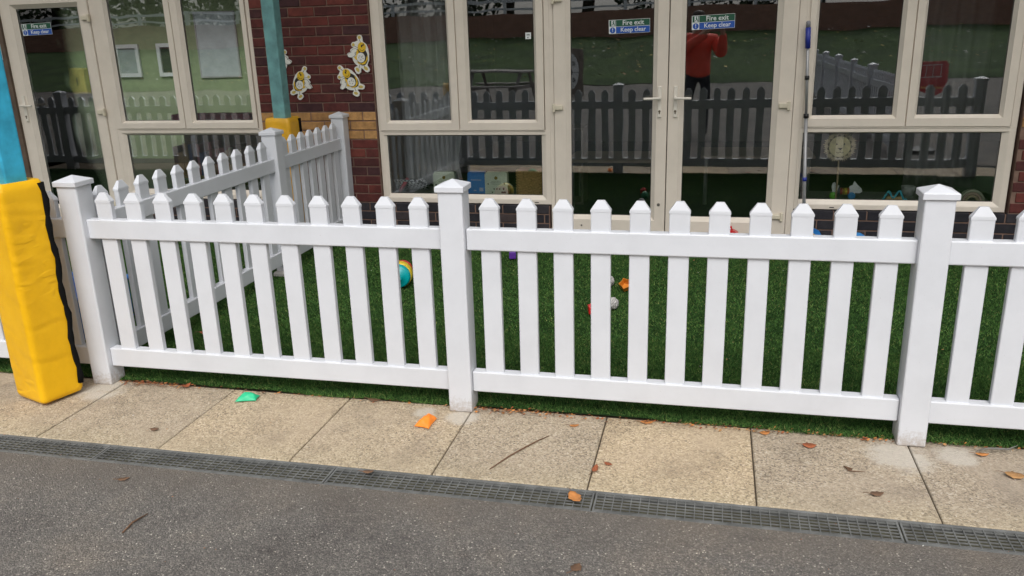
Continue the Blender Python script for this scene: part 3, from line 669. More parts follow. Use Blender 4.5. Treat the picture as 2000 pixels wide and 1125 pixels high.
for yy in (-.014, .014): MB().lathe([(.009, .045), (.009, .052), (.008, .053)], 12, 'z', (yy, 0, 0)).obj('stud', MATS['toy_red'], bk)
# orange star cup
sp = [( (.036 if k % 2 == 0 else .026) * math.cos(math.pi * k / 5 + .3), (.036 if k % 2 == 0 else .026) * math.sin(math.pi * k / 5 + .3)) for k in range(10)]
OR = P('toy_orange', (.58, .20, .02), .4)
t = toyroot('star_mould_toy', 'orange star shaped sand mould lying on the turf', 'toy', (.545, 1.87, .03), R(20)); t.rotation_euler = (R(35), R(-15), R(20))
m = MB(); m.prism(sp, 0, .006, 'xy'); 
b = m.bm; lo = [b.verts.new((x, y, .006)) for x, y in sp]; hi = [b.verts.new((x * 1.25, y * 1.25, .045)) for x, y in sp]; hi2 = [b.verts.new((x * 1.15, y * 1.15, .045)) for x, y in sp]; lo2 = [b.verts.new((x * .9, y * .9, .0065)) for x, y in sp]
for A, Bq in ((lo, hi), (hi, hi2), (hi2, lo2)):
    for k in range(10): b.faces.new((A[k], A[(k + 1) % 10], Bq[(k + 1) % 10], Bq[k]))
m.obj('cup', OR, t)
# crumpled silver balls
from mathutils import noise as mnoise
def foil(label, loc, r, seed, mat):
    bm = bmesh.new(); bmesh.ops.create_icosphere(bm, subdivisions=4, radius=r)
    for v in bm.verts:
        n_ = v.co.normalized(); c_ = mnoise.cell(n_ * 3 + Vector((seed, 0, 0))); v.co = n_ * r * (1 + .10 * mnoise.noise(n_ * 4 + Vector((seed, 1, 2))) + .07 * abs(mnoise.noise(n_ * 9 + Vector((seed, 5, 2)))))
    me = bpy.data.meshes.new('foil_ball'); bm.to_mesh(me); bm.free(); o_ = link('foil_ball', me, mat, None, loc); tag(o_, label, 'ball'); return o_
m_, ns, ls, p_ = newmat('mesh_ball'); v_ = voro(ns, ls, wpos(ns), 140, 'DISTANCE_TO_EDGE'); r_ = ramp(ns, [(.05, (.62, .60, .58)), (.16, (.16, .15, .15))]); ls.new(v_.outputs['Distance'], r_.inputs[0]); ls.new(r_.outputs[0], p_.inputs['Base Color']); p_.inputs['Roughness'].default_value = .4
foil('silver woven ball on the turf near the red brick', (.505, 1.475, .05), .036, 1, m_)
foil('silver ball half hidden by a picket, beside the orange star mould', (.427, 1.935, .05), .036, 4, m_)
foil('green ball mostly hidden behind a picket near the silver balls', (.43, 1.60, .05), .036, 7, P('ball_green', (.05, .30, .14), .4))
# bean bags on the paving
def beanbag(label, loc, lx, ly, h, rz, mat):
    bm = bmesh.new(); n = 14; top = [[None] * (n + 1) for _ in range(n + 1)]; bot = [[None] * (n + 1) for _ in range(n + 1)]
    for i in range(n + 1):
        for j in range(n + 1):
            u, v = i / n * 2 - 1, j / n * 2 - 1
            e = (max(0, 1 - u * u) * max(0, 1 - v * v)) ** .6; nn = mnoise.noise(Vector((u * 2 + lx * 90, v * 2, 1)))
            x = u * lx * (1 - .10 * (1 - v * v)) ; y = v * ly * (1 - .12 * (1 - u * u)) * (1 - .25 * u)
            top[i][j] = bm.verts.new((x, y, .006 + h * e * (1 + .35 * nn)))
            bot[i][j] = top[i][j] if i in (0, n) or j in (0, n) else bm.verts.new((x, y, .006 - .005 * min(1, e * 3)))
    for i in range(n):
        for j in range(n):
            bm.faces.new((top[i][j], top[i + 1][j], top[i + 1][j + 1], top[i][j + 1])); bm.faces.new((bot[i][j + 1], bot[i + 1][j + 1], bot[i + 1][j], bot[i][j]))
    me = bpy.data.meshes.new('bean_bag'); bm.to_mesh(me); bm.free(); smooth_by_angle(me, 50)
    o_ = link('bean_bag', me, mat, None, loc, (0, 0, rz)); return tag(o_, label, 'bean bag')
beanbag('bright green bean bag lying on the paving by the turf edge', (-1.03, -.035, 0), .048, .036, .026, R(8), P('bag_green', (.02, .46, .22), .5))
beanbag('bright orange bean bag lying on the paving left of the centre post', (-.112, -.135, 0), .052, .030, .032, R(80), P('bag_orange', (.85, .23, .015), .5))
# toys against the building
t = toyroot('red_toy_case', 'red plastic toy case standing by the double doors', 'toy', (1.175, 3.03, .02)); t.scale = (1, 1, 1.3)
m = MB(); m.prism([(-.085, 0), (.085, 0), (.085, .085), (.055, .10), (-.055, .10), (-.085, .085)], -.04, .04); m.obj('shell', P('case_red', (.60, .012, .015), .3), t)
MB().tube([(-.04, 0, .098), (-.034, 0, .118), (.034, 0, .118), (.04, 0, .098)], .007, 8).obj('handle', MATS['case_red'], t, True)
MB().disc(0, .06, .022, .022, -.044, -.0401, 18).obj('badge', P('badge_grey', (.5, .25, .25), .4), t)
t = toyroot('blue_toy_scoop', 'blue and tan toy vehicle on the ground under the right window', 'toy', (1.80, 3.03, .02), R(15)); t.scale = (1, 1, 1.7)
m = MB(); m.prism([(-.09, .0), (.09, .0), (.075, .03), (.02, .085), (-.05, .10), (-.09, .05)], -.03, .03); m.obj('body', P('toy_blue', (.02, .17, .50), .35), t)
MB().prism([(-.055, .06), (.05, .035), (.045, .048), (-.045, .085)], -.034, -.0301).obj('side_panel', P('toy_tan', (.45, .33, .16), .5), t)
t = toyroot('blue_toy_bowl', 'upturned blue toy bowl on the ground, right of the blue vehicle', 'toy', (2.10, 3.05, .02)); t.scale = (1.1, 1.1, 1.9)
MB().lathe([(.075, 0), (.075, .006), (.062, .03), (.04, .058), (.015, .066), (.002, .067)], 22).obj('bowl', P('bowl_blue', (.015, .20, .52), .35), t, True)
t = toyroot('blue_toy_cup', 'light blue toy cup on the ground beside the right door hinge', 'toy', (1.70, 3.06, .02))
MB().lathe([(.03, 0), (.036, .11), (.033, .112), (.03, .11), (.026, .01)], 18).obj('cup', P('cup_blue', (.06, .30, .62), .35), t, True)
# blue water tray behind the fence at far left
t = toyroot('blue_play_tray', 'deep blue plastic play tray behind the fence at far left', 'play tray', (-2.75, .62, .02))
m = MB(); m.box(-.40, .40, -.3, .3, .0, .02, .008); m.box(-.40, -.37, -.3, .3, .02, .24, .008); m.box(.37, .40, -.3, .3, .02, .24, .008); m.box(-.37, .37, -.3, -.27, .02, .24, .008); m.box(-.37, .37, .27, .3, .02, .24, .008); m.obj('tub', P('tray_blue', (.01, .12, .40), .35), t)
m = MB(); m.box(-.42, .42, -.325, -.295, .235, .26, .008); m.box(-.42, .42, .295, .325, .235, .26, .008); m.box(-.425, -.395, -.295, .295, .2352, .26, .008); m.box(.395, .425, -.295, .295, .2352, .26, .008); m.obj('rim', MATS['tray_blue'], t)

# ================================================================== things on the inner sills
SZ = .343
t = toyroot('cushion', 'black and white patterned cushion with a red band on the sill', 'cushion', (-1.42, 3.36, SZ), R(5))
m = MB(); b = m.bm; n = 12
G = {}
for i in range(n + 1):
    for j in range(n + 1):
        u, v = i / n * 2 - 1, j / n * 2 - 1; e = (max(0, 1 - u * u) * max(0, 1 - v * v)) ** .5
        G[i, j, 0] = b.verts.new((u * .14, .02 - v * .05 - .055 * e, .055 + v * .05 + .02 * e)); G[i, j, 1] = b.verts.new((u * .14, .021 - v * .05 + .04 * e, .055 + v * .05 + .02 * e))
for i in range(n):
    for j in range(n):
        for k in (0, 1): b.faces.new((G[i, j, k], G[i + 1, j, k], G[i + 1, j + 1, k], G[i, j + 1, k]))
m_, ns, ls, p_ = newmat('geometric_print'); Q = wpos(ns); ck = N(ns, 'TexChecker'); ck.inputs['Scale'].default_value = 42; mp = N(ns, 'Mapping'); mp.inputs['Rotation'].default_value = (0, R(45), 0); ls.new(Q, mp.inputs[0]); ls.new(mp.outputs[0], ck.inputs[0]); ck.inputs[1].default_value = (.65, .65, .66, 1); ck.inputs[2].default_value = (.015, .018, .03, 1); ls.new(ck.outputs[0], p_.inputs['Base Color']); p_.inputs['Roughness'].default_value = .9
m.obj('cover', m_, t, True)
MB().tube([(-.085, -.03, .012), (-.05, -.05, .06), (-.015, -.022, .115)], .016, 8).obj('band', P('band_red', (.55, .06, .08), .8), t, True)
CG, BXB = P('box_pale_green', (.72, .77, .60), .6), P('box_blue', (.06, .24, .62), .5)
PR, PG = P('box_print', (.10, .11, .08), .6), P('box_gold', (.25, .17, .02), .5)
def carton(label, x, y, wd, h, mat, rz, rows, round_=True):
    t_ = toyroot('toy_carton', label, 'box', (x, y, SZ), rz)
    MB().box(-wd / 2, wd / 2, 0, .06, 0, h, .002).obj('carton', mat, t_); MB().box(-wd / 2 + .006, wd / 2 - .006, .012, .066, h - .0002, h + .012, .002).obj('lid_flap', mat, t_)
    if round_: MB().disc(0, h * .80, .014, .014, -.0014, -.0002, 16).obj('emblem', PG, t_)
    for (a, b_, c, d) in rows: MB().box(a * wd, b_ * wd, -.0014, -.0002, c * h, d * h).obj('print', PR if mat is CG else P('box_print_pale', (.45, .5, .6), .6), t_)
carton('pale green printed carton on the sill behind the centre post', -1.105, 3.30, .185, .165, CG, R(2), [(-.25, .25, .60, .612), (-.18, .18, .53, .542), (-.42, -.34, .40, .47)])
carton('blue carton with small white label standing on the sill', -.832, 3.31, .150, .165, BXB, R(-3), [(.18, .40, .12, .30), (-.15, 0, .13, .18), (-.3, .3, .66, .70)], False)
carton('pale green printed carton between the blue carton and wicker basket', -.66, 3.30, .190, .165, CG, 0, [(-.2, .2, .63, .642), (-.25, .22, .56, .572), (-.2, .2, .49, .502), (-.38, -.32, .47, .53), (-.12, -.06, .22, .29), (0, .06, .22, .29), (.12, .18, .22, .29), (.3, .36, .2, .32), (-.2, -.15, .05, .12), (.22, .42, .05, .13), (.34, .4, .48, .58)])
# wicker basket
t = toyroot('wicker_basket', 'brown wicker basket at the right end of the sill', 'basket', (-.375, 3.36, SZ))
WK = simple('wicker', (.48, .30, .11), .7, .3, .35, 60)
wv = MB(); nseg = 40; bw, bd = .115, .075
def ringpt(k, zz, ph):
    a = 2 * math.pi * k / nseg; ca, sa_ = math.cos(a), math.sin(a); q = (abs(ca) ** 6 + abs(sa_) ** 6) ** (-1 / 6); off = .004 * math.cos(k * math.pi / 2 + ph)
    return ((bw + off) * ca * q, (bd + off) * sa_ * q, zz)
for i in range(18): wv.tube([ringpt(k, .006 + i * .0108, math.pi * (i % 2)) for k in range(nseg)], .0052, 5, True)
wv.obj('weave', WK, t, True)
MB().box(-bw + .004, bw - .004, -bd + .004, bd - .004, .002, .18).obj('liner', P('liner_tan', (.22, .13, .05), .9), t); MB().box(-bw + .01, bw - .01, -bd + .01, bd - .01, .1801, .205, .008).obj('contents', P('pink_cloth', (.40, .20, .17), .9), t)
# lion mask taped inside the right window
t = toyroot('lion_mask', 'straw coloured paper lion face with jagged mane on a stick', 'lion mask', (1.955, 3.265, .738)); 
mane = []
for k in range(96):
    a = 2 * math.pi * k / 96; rr_ = .116 if k % 2 == 0 else .100; rr_ *= random.uniform(.93, 1.05); mane.append((rr_ * math.cos(a), rr_ * math.sin(a)))
MB().prism(mane, .004, .008).obj('mane', P('lion_mane', (.50, .41, .27), .9, var=.3, vscale=40), t)
m2 = []
for k in range(30):
    a = 2 * math.pi * k / 30; rr_ = .090 if k % 2 == 0 else .074; m2.append((rr_ * math.cos(a), rr_ * math.sin(a)))
MB().prism(m2, .0005, .0035).obj('mane', P('lion_mane_dark', (.12, .09, .055), .9), t)
MB().disc(0, 0, .074, .075, -.004, .0002, 30).obj('face', P('lion_face', (.72, .62, .38), .8, var=.2, vscale=30), t)
for s_ in (-1, 1): MB().disc(s_ * .026 + .003, .018, .0055, .0075, -.006, -.0042, 12).obj('eye', SK, t)
MB().prism([(-.013, -.010), (.003, -.026), (.019, -.010)], -.006, -.0042).obj('nose', SK, t)
mo = MB(); mo.tube([(.003, -.005, -.024), (.003, -.005, -.038), (-.010, -.005, -.047), (-.022, -.005, -.040)], .002, 6); mo.tube([(.003, -.005, -.038), (.016, -.005, -.047), (.028, -.005, -.040)], .002, 6); mo.obj('mouth', SK, t)
MB().tube([(0, .006, -.09), (.004, .008, -.26), (.004, .02, -.392)], .006, 8).obj('stick', P('bare_wood', (.36, .27, .16), .7), t)
# pull-along dog
t = toyroot('wooden_dog_toy', 'grey wooden pull-along dog with green and blue wheels on the sill', 'toy', (2.025, 3.30, SZ))
DG = P('dog_grey', (.66, .68, .66), .5)
MB().prism([(-.095, .02), (-.06, .02), (-.055, .07), (-.045, .10), (-.065, .105), (-.075, .125), (-.092, .118), (-.098, .09), (-.09, .06)], 0, .018).obj('hind_part', DG, t)
MB().prism([(.03, .02), (.065, .02), (.07, .05), (.10, .045), (.118, .06), (.112, .08), (.085, .105), (.06, .135), (.05, .105), (.028, .095), (.022, .06)], 0, .018).obj('head_part', DG, t)
for i, c_ in enumerate(((.10, .09, .14), (.35, .05, .05), (.35, .22, .04), (.55, .45, .05), (.40, .10, .04))): MB().lathe([(.008, -.007), (.026, -.006), (.026, .006), (.008, .007)], 14, 'x', (-.045 + i * .0165, .01, .058)).obj('bead', P('bead_%s' % 'abcde'[i], c_, .4), t, True)
for x_, c_ in ((-.085, P('wheel_green', (.12, .42, .03), .4)), (.045, P('wheel_blue', (.03, .22, .50), .4))): MB().lathe([(.008, -.018), (.02, -.016), (.027, -.012), (.027, -.002), (.008, 0)], 20, 'y', (x_, 0, .027)).obj('wheel', c_, t, True)
MB().disc(.094, .085, .003, .003, -.002, -.0002, 10).obj('eye', SK, t)
# bead wave toy
t = toyroot('wave_toy', 'light blue wavy plastic toy on a tan base on the sill', 'toy', (2.37, 3.30, SZ))
MB().tube([(-.08 + .16 * k / 30, 0, .045 + .028 * math.sin(k / 30 * 4.2 * math.pi - 1.2) - .02 * abs(k / 15 - 1)) for k in range(31)], .008, 8).obj('wave', P('wave_blue', (.05, .42, .55), .35), t, True)
MB().prism([(-.06, 0), (.06, 0), (.05, .028), (.015, .02), (-.02, .036), (-.05, .022)], -.004, .02).obj('base', P('toy_base_tan', (.45, .30, .13), .5), t)
t = toyroot('grey_tub', 'small grey plastic tub on the sill behind the wave toy', 'tub', (2.49, 3.46, SZ)); MB().lathe([(.04, 0), (.05, .075), (.047, .076), (.04, .01)], 18).obj('bowl', P('tub_grey', (.30, .31, .30), .5), t, True)
t = toyroot('rainbow_stacker', 'pale wooden rainbow arch toy at right end of the sill', 'toy', (2.885, 3.30, SZ))
for i, (ra, c_) in enumerate(((.085, (.30, .30, .22)), (.066, (.36, .25, .20)), (.047, (.34, .28, .17)))):
    m = MB(); pts = [(ra * math.cos(math.pi * k / 16), ra * math.sin(math.pi * k / 16)) for k in range(17)] + [((ra - .015) * math.cos(math.pi * k / 16), (ra - .015) * math.sin(math.pi * k / 16)) for k in range(16, -1, -1)]
    m.prism(pts, -.02, .02); m.obj('arch', P('arch_%s' % 'abc'[i], c_, .6), t)
t = toyroot('shell_toy', 'small pinkish shell beside the right fence post on the sill', 'shell', (2.585, 3.30, SZ)); MB().lathe([(.003, -.03), (.014, -.018), (.022, 0), (.018, .015), (.008, .026), (.002, .03)], 14, 'x', (0, 0, .022)).obj('shell', P('shell_pink', (.48, .28, .20), .5), t, True)
# curtain and dim furniture in the room
m = MB(); b = m.bm; rows = []
for j in range(21):
    z = .35 + 1.7 * j / 20; row = []
    for i in range(61):
        s_ = i / 60; gth = .55 + .45 * abs((z - .55) / 1.5); x = -1.60 + .62 * s_ * min(1, gth + .25); row.append(b.verts.new((x, 3.72 + .03 * math.sin(s_ * 34 + z) + .012 * math.sin(s_ * 71), z)))
    rows.append(row)
for A, Bq in zip(rows, rows[1:]):
    for k in range(60): b.faces.new((A[k], A[k + 1], Bq[k + 1], Bq[k]))
o = m.obj('curtain', P('grey_curtain', (.42, .41, .40), .9), None, True); so = o.modifiers.new('thick', 'SOLIDIFY'); so.thickness = .003; tag(o, 'gathered grey curtain hanging inside the middle window', 'curtain')
m = MB(); b = m.bm; rows = []
for j in range(11):
    z = .35 + 1.7 * j / 10; rows.append([b.verts.new((2.52 + .52 * i / 40, 3.80 + .03 * math.sin(i / 40 * 26), z)) for i in range(41)])
for A, Bq in zip(rows, rows[1:]):
    for k in range(40): b.faces.new((A[k], A[k + 1], Bq[k + 1], Bq[k]))
o = m.obj('curtain', P('dark_curtain', (.13, .13, .125), .9), None, True); so = o.modifiers.new('thick', 'SOLIDIFY'); so.thickness = .003; tag(o, 'dark curtain hanging inside the right hand window', 'curtain')
def table(label, x, y, lx, ly, h, top, leg):
    t_ = toyroot('low_table', label, 'table', (x, y, .012)); MB().box(-lx / 2, lx / 2, -ly / 2, ly / 2, h - .025, h, .005).obj('table_top', top, t_)
    for sx in (-1, 1):
        for sy in (-1, 1): MB().tube([(sx * (lx / 2 - .05), sy * (ly / 2 - .05), 0), (sx * (lx / 2 - .05), sy * (ly / 2 - .05), h - .026)], .018, 8).obj('leg', leg, t_, True)
WD = P('table_wood', (.32, .25, .17), .5)
table('low wooden table standing inside behind the left leaf of the double doors', .25, 4.6, 1.0, .6, .46, WD, P('leg_grey', (.2, .2, .2), .5))
table('low wooden table standing inside behind the right leaf of the double doors', 1.45, 4.9, 1.0, .6, .46, WD, MATS['leg_grey'])
t = toyroot('shelf_unit', 'dark low shelf unit inside the room behind the cartons', 'shelf', (-.75, 4.7, .012))
for z in (0, .35, .70): MB().box(-.6, .6, -.16, .16, z, z + .02).obj('shelf', P('shelf_wood', (.14, .12, .10), .6), t)
for x_ in (-.611, .611): MB().box(x_ - .01, x_ + .01, -.16, .16, 0, .72).obj('side_panel', MATS['shelf_wood'], t)
# left room: board, wall windows, dispenser, shelf of books
t = toyroot('whiteboard', 'pale grey whiteboard on the far wall of the left room', 'whiteboard', (-5.53, 7.29, 1.56)); MB().box(-.30, .30, -.012, 0, -.42, .42).obj('board', P('board_grey', (.50, .55, .57), .4), t); MB().mitre(-.31, .31, -.43, .43, [(0, 0), (0, -.018), (.02, -.018), (.02, -.0125)]).obj('board_frame', P('alu', (.4, .4, .4), .4), t)
for lab, x_ in (('small dark inner window with white frame beside the whiteboard', -6.28), ('small pale inner window with white frame further left', -6.95)):
    t = toyroot('inner_window', lab, 'window', (x_, 7.29, 1.38)); MB().mitre(-.19, .19, -.22, .22, [(0, 0), (0, -.03), (.05, -.03), (.05, -.002)]).obj('frame', SW, t); MB().box(-.141, .141, -.008, -.001, -.171, .171).obj('pane', SK if 'dark' in lab else P('pane_pale', (.35, .40, .40), .2), t)
t = toyroot('towel_dispenser', 'yellow paper towel dispenser on the far wall of the left room', 'dispenser', (-7.76, 7.29, 1.12)); MB().box(-.13, .13, -.12, 0, -.18, .18, .02, 2).obj('cover', P('dispenser_yellow', (.62, .52, .12), .5), t); MB().prism([(-.012, -.06), (.012, -.06), (.016, .05), (-.004, .06)], -.123, -.1201).obj('slot', SK, t)
bc = random.Random(5)
t = toyroot('low_bookcase', 'low wooden bookcase filled with books inside the left window', 'bookcase', (-3.35, 3.80, .012))
MB().box(-.62, .62, .20, .22, 0, .80).obj('back_panel', P('case_wood', (.30, .20, .11), .6), t)
for z in (0, .36, .78): MB().box(-.62, .62, -.08, .1999, z, z + .02).obj('shelf', MATS['case_wood'], t)
bcol = [P('book_%s' % n_, c_, .6) for n_, c_ in (('tan', (.35, .22, .10)), ('pink', (.35, .12, .14)), ('grey', (.30, .30, .30)), ('navy', (.05, .07, .18)), ('cream', (.45, .42, .33)), ('brown', (.16, .08, .05)))]
for zs in (.0205, .3805):
    x = -.60
    while x < .57:
        wd = bc.uniform(.02, .06); h = bc.uniform(.2, .31); o = MB().box(0, wd, 0, .17, 0, h, .0015).obj('book', bc.choice(bcol), None, loc=(-3.35 + x, 3.745 + bc.uniform(0, .03), .012 + zs)); tag(o, 'upright book packed on the low bookcase inside the left window', 'book', 'books on the low bookcase'); x += wd + .004
for x_ in (-.42, -.14, .14, .42):
    o = MB().box(-.13, .13, -.1, .1, 0, .15, .008).obj('storage_box', P('maroon_fabric', (.20, .03, .055), .9), None, loc=(-3.35 + x_, 3.84, .812)); tag(o, 'maroon fabric storage box in the row on top of the low bookcase', 'storage box', 'boxes on the low bookcase')
    MB().box(-.04, .04, -.106, -.1005, .085, .11, .002).obj('pull_tab', P('tab_pale', (.5, .45, .42), .8), o)

# ================================================================== fallen leaves, twigs
LM = [P('leaf_%s' % n_, c_, .7, var=.25, vscale=40) for n_, c_ in (('rust', (.30, .085, .03)), ('tan', (.36, .19, .07)), ('orange', (.48, .19, .05)), ('dull', (.14, .075, .04)))]
def leaf(label, px, py, ln, wd, rz, mi, curl=.25, z=.004, stalk=True):
    m_ = MB(); b_ = m_.bm; n_ = 8; T = []
    for i in range(n_ + 1):
        u = i / n_; hw = wd * math.sin(math.pi * min(1, u * .97 + .02)) ** .8 * (1 - .3 * u) * (1 + .18 * math.sin(i * 2.4 + px * 9)); zz = curl * ln * (.5 - u) ** 2 * 1.6
        T.append([b_.verts.new((ln * (u - .5), -hw, zz + .35 * curl * hw)), b_.verts.new((ln * (u - .5), 0, zz)), b_.verts.new((ln * (u - .5), hw, zz + .5 * curl * hw))])
    for A, Bq in zip(T, T[1:]):
        b_.faces.new((A[0], Bq[0], Bq[1], A[1])); b_.faces.new((A[1], Bq[1], Bq[2], A[2]))
    o_ = m_.obj('fallen_leaf', LM[mi], None, True, (px, py, z), (0, 0, rz)); sm_ = o_.modifiers.new('thick', 'SOLIDIFY'); sm_.thickness = .0008
    if stalk: MB().tube([(-ln * .5, 0, curl * ln * .4), (-ln * .72, .004, curl * ln * .5), (-ln * .9, .012, .002)], .0012, 5).obj('stalk', LM[3], o_)
    return tag(o_, label, 'leaf', 'fallen leaves')
leaf('orange tan leaf lying on the drain grating', .612, -.618, .075, .026, R(-55), 2)
leaf('rust red leaf on the paving left of the right fence post', 1.466, -.07, .055, .024, R(5), 0)
leaf('brown leaf with long stalk on the paving at far right', 2.17, -.18, .07, .028, R(-10), 1)
leaf('curled rust leaf by the turf edge at the left end', -1.405, .035, .05, .02, R(60), 0, .8)
leaf('small dark leaf on the drain grating left of centre', -.20, -.578, .045, .014, R(15), 3)
leaf('thin rust leaf in the slab joint below the twig', .655, -.40, .06, .013, R(84), 0)
leaf('small rust leaf fragment right of the slab joint', .70, -.355, .035, .012, R(-25), 0)
leaf('dark brown leaf piece by the turf edge left of the centre post', -.43, .045, .07, .016, R(-4), 3)
leaf('orange leaf by the turf edge right of the centre post', .82, .028, .06, .016, R(10), 2)
leaf('orange brown leaf on the turf edge left of the right post', 1.30, .012, .045, .018, R(20), 2)
leaf('pale tan leaf near the white crumb on the paving', .52, -.055, .04, .012, R(20), 2)
leaf('brown leaf inside the yard at the foot of the side fence', -1.70, .68, .08, .03, R(30), 0, .4, .03)
leaf('rust leaf flake by the turf edge right of the right post', 2.10, -.03, .05, .014, R(5), 2)
leaf('dark leaf scrap on the asphalt near the left end', -1.12, -.80, .045, .014, R(30), 3)
leaf('dark leaf scrap on the paving below the green bean bag', -1.27, -.40, .04, .016, R(10), 3)
leaf('dark stain-like leaf scrap on the right paving slab', 1.66, -.40, .05, .018, R(15), 3)
leaf('green-brown weed scrap on the asphalt below the orange leaf', .68, -1.02, .045, .02, R(70), 3)
o = MB().tube([(.257, -.472, .004), (.31, -.36, .006), (.36, -.27, .005), (.395, -.215, .006), (.431, -.163, .004)], [.0022, .003, .003, .0026, .0014], 6).obj('twig', LM[3], None, True); tag(o, 'long thin brown twig lying on the paving right of the centre post', 'twig')
o = MB().tube([(-.88, -1.12, .005), (-.885, -1.06, .007), (-.868, -1.0, .006)], [.003, .0035, .002], 6).obj('twig', LM[3], None, True); tag(o, 'short dark twig standing out on the asphalt at lower left', 'twig')
o = MB().tube([(1.585, -.245, .004), (1.60, -.235, .006), (1.575, -.225, .008), (1.595, -.25, .006), (1.645, -.243, .004)], [.003, .004, .004, .0025, .001], 5).obj('twig', LM[3], None, True); tag(o, 'small knotted twig on the paving slab near the right post', 'twig')
o = MB().tube([(2.09, .0, .006), (2.13, .0, .018), (2.20, .012, .014), (2.235, .02, .03)], [.002, .004, .0035, .001], 6).obj('feather', P('feather_grey', (.16, .155, .14), .8), None, True); tag(o, 'small grey feather on the turf edge at far right', 'feather')
# litter: crumbs of leaf and grit along the turf edge
def litter(name, label, n, fx, fy, size, mats, z=.005):
    bm = bmesh.new()
    for _ in range(n):
        x, y = fx(), fy(); s_ = random.uniform(*size); a = random.uniform(0, 6.28); k = random.randint(3, 5); c_ = Vector((x, y, z + random.uniform(0, .006)))
        tl = Vector((random.uniform(-.4, .4), random.uniform(-.4, .4), 1)).normalized(); u = tl.orthogonal().normalized(); v = tl.cross(u)
        f = bm.faces.new([bm.verts.new(c_ + (u * math.cos(a + 6.28 * i / k) * s_ + v * math.sin(a + 6.28 * i / k) * s_ * random.uniform(.3, .8))) for i in range(k)]); f.material_index = random.randrange(len(mats))
    me = bpy.data.meshes.new(name); bm.to_mesh(me); bm.free()
    for q in mats: me.materials.append(q)
    o_ = link(name, me); return tag(o_, label, 'litter', kind='stuff')
litter('leaf_litter', 'crumbled brown leaf bits along the edge of the turf', 900, lambda: random.choice((random.uniform(-1.7, 2.3), random.gauss(1.3, .35), random.gauss(.25, .15), random.gauss(-1.6, .12))), lambda: random.gauss(.035, .014), (.002, .010), LM)
litter('leaf_litter', 'scattered pale crumbs and leaf specks lying on paving and asphalt', 160, lambda: random.uniform(-2, 2.4), lambda: random.uniform(-1.6, 0), (.001, .0045), LM + [P('white_crumb', (.62, .60, .56), .8)], .003)
litter('leaf_litter', 'scattered pale specks lying on the artificial turf', 90, lambda: random.uniform(-1.7, 3), lambda: random.uniform(.2, 3), (.003, .009), [LM[1], MATS['white_crumb']], .026)

# ================================================================== the place behind the camera (seen in the glass)
gm, ns, ls, p_ = newmat('bank_grass'); Q = wpos(ns); n1 = noise(ns, ls, Q, 1.2, 5); n2 = noise(ns, ls, Q, 22, 4, .7)
ra = ramp(ns, [(.35, (.028, .06, .014)), (.65, (.065, .12, .028))]); rb = ramp(ns, [(.3, (.6, .6, .6)), (.7, (1.3, 1.3, 1.2))]); ls.new(n1.outputs[0], ra.inputs[0]); ls.new(n2.outputs[0], rb.inputs[0])
ls.new(mix(ns, ls, 1, ra.outputs[0], rb.outputs[0], 'MULTIPLY'), p_.inputs['Base Color']); p_.inputs['Roughness'].default_value = .9; bump(ns, ls, n2.outputs[0], .8, .06, p_)
bm = bmesh.new(); g_ = []
prof_ = [(-16.19, .012), (-16.6, .10), (-18, .38), (-20, .70), (-22, 1.05), (-24.35, 1.36)]
for (yy, zz) in prof_: g_.append([bm.verts.new((x, yy + .25 * math.sin(x * .4), zz + .06 * math.sin(x * .7 + yy) * (zz > .05))) for x in range(-60, 61, 2)])
for A, Bq in zip(g_, g_[1:]):
    for k in range(60): bm.faces.new((A[k], A[k + 1], Bq[k + 1], Bq[k]))
bmesh.ops.recalc_face_normals(bm, faces=bm.faces[:])
me = bpy.data.meshes.new('grass_bank'); bm.to_mesh(me); bm.free(); smooth_by_angle(me, 80); o = link('grass_bank', me, gm); o['kind'] = 'structure'
if me.polygons[0].normal.z < 0: me.flip_normals()
litter('leaf_litter', 'yellow and pale autumn leaves scattered over the grass bank', 1100, lambda: random.uniform(-22, 16), lambda: 0, (.035, .085), [LM[1], P('leaf_yellow', (.55, .42, .12), .7), MATS['white_crumb']], 0)
lo = bpy.data.objects[[o_.name for o_ in C.objects if o_.name.startswith('leaf_litter')][-1]]
ys = [p[0] for p in prof_]; zs = [p[1] for p in prof_]
for f in lo.data.polygons:
    yy = random.uniform(-23.8, -16.4); zz = float(np.interp(-yy, [-a for a in ys], zs)) + .13
    for vi in f.vertices: v = lo.data.vertices[vi]; v.co.y += yy; v.co.z += zz
sheet('upper_ground', -90, 90, -120, -24.62, 2.0, gm)
# boundary wall with brick courses too far to tell apart
bw_, ns, ls, p_ = newmat('far_brick'); tb = N(ns, 'TexBrick'); mp = N(ns, 'Mapping'); mp.inputs['Rotation'].default_value = (R(90), 0, 0); mp.inputs['Scale'].default_value = (1, 1, 1); ls.new(wpos(ns), mp.inputs[0]); ls.new(mp.outputs[0], tb.inputs[0])
tb.inputs['Scale'].default_value = 1; tb.inputs['Brick Width'].default_value = .225; tb.inputs['Row Height'].default_value = .075; tb.inputs['Mortar Size'].default_value = .008
tb.inputs['Color1'].default_value = (.34, .17, .12, 1); tb.inputs['Color2'].default_value = (.25, .12, .09, 1); tb.inputs['Mortar'].default_value = (.24, .18, .14, 1); ls.new(tb.outputs[0], p_.inputs['Base Color']); p_.inputs['Roughness'].default_value = .9
t = toyroot('boundary_wall', 'brick retaining wall above the grass bank with white railing', 'wall', (0, -24.4, 1.4)); t.location = (0, 0, 0)
MB().box(-60, 60, -24.6, -24.3, .9, 2.32).obj('wall', bw_, t)
rl = MB(); rl.box(-60, 60, -24.48, -24.42, 2.72, 2.82); rl.obj('rail', WP, t); MB().box(-60, 60, -24.48, -24.42, 2.45, 2.52).obj('rail', WP, t)
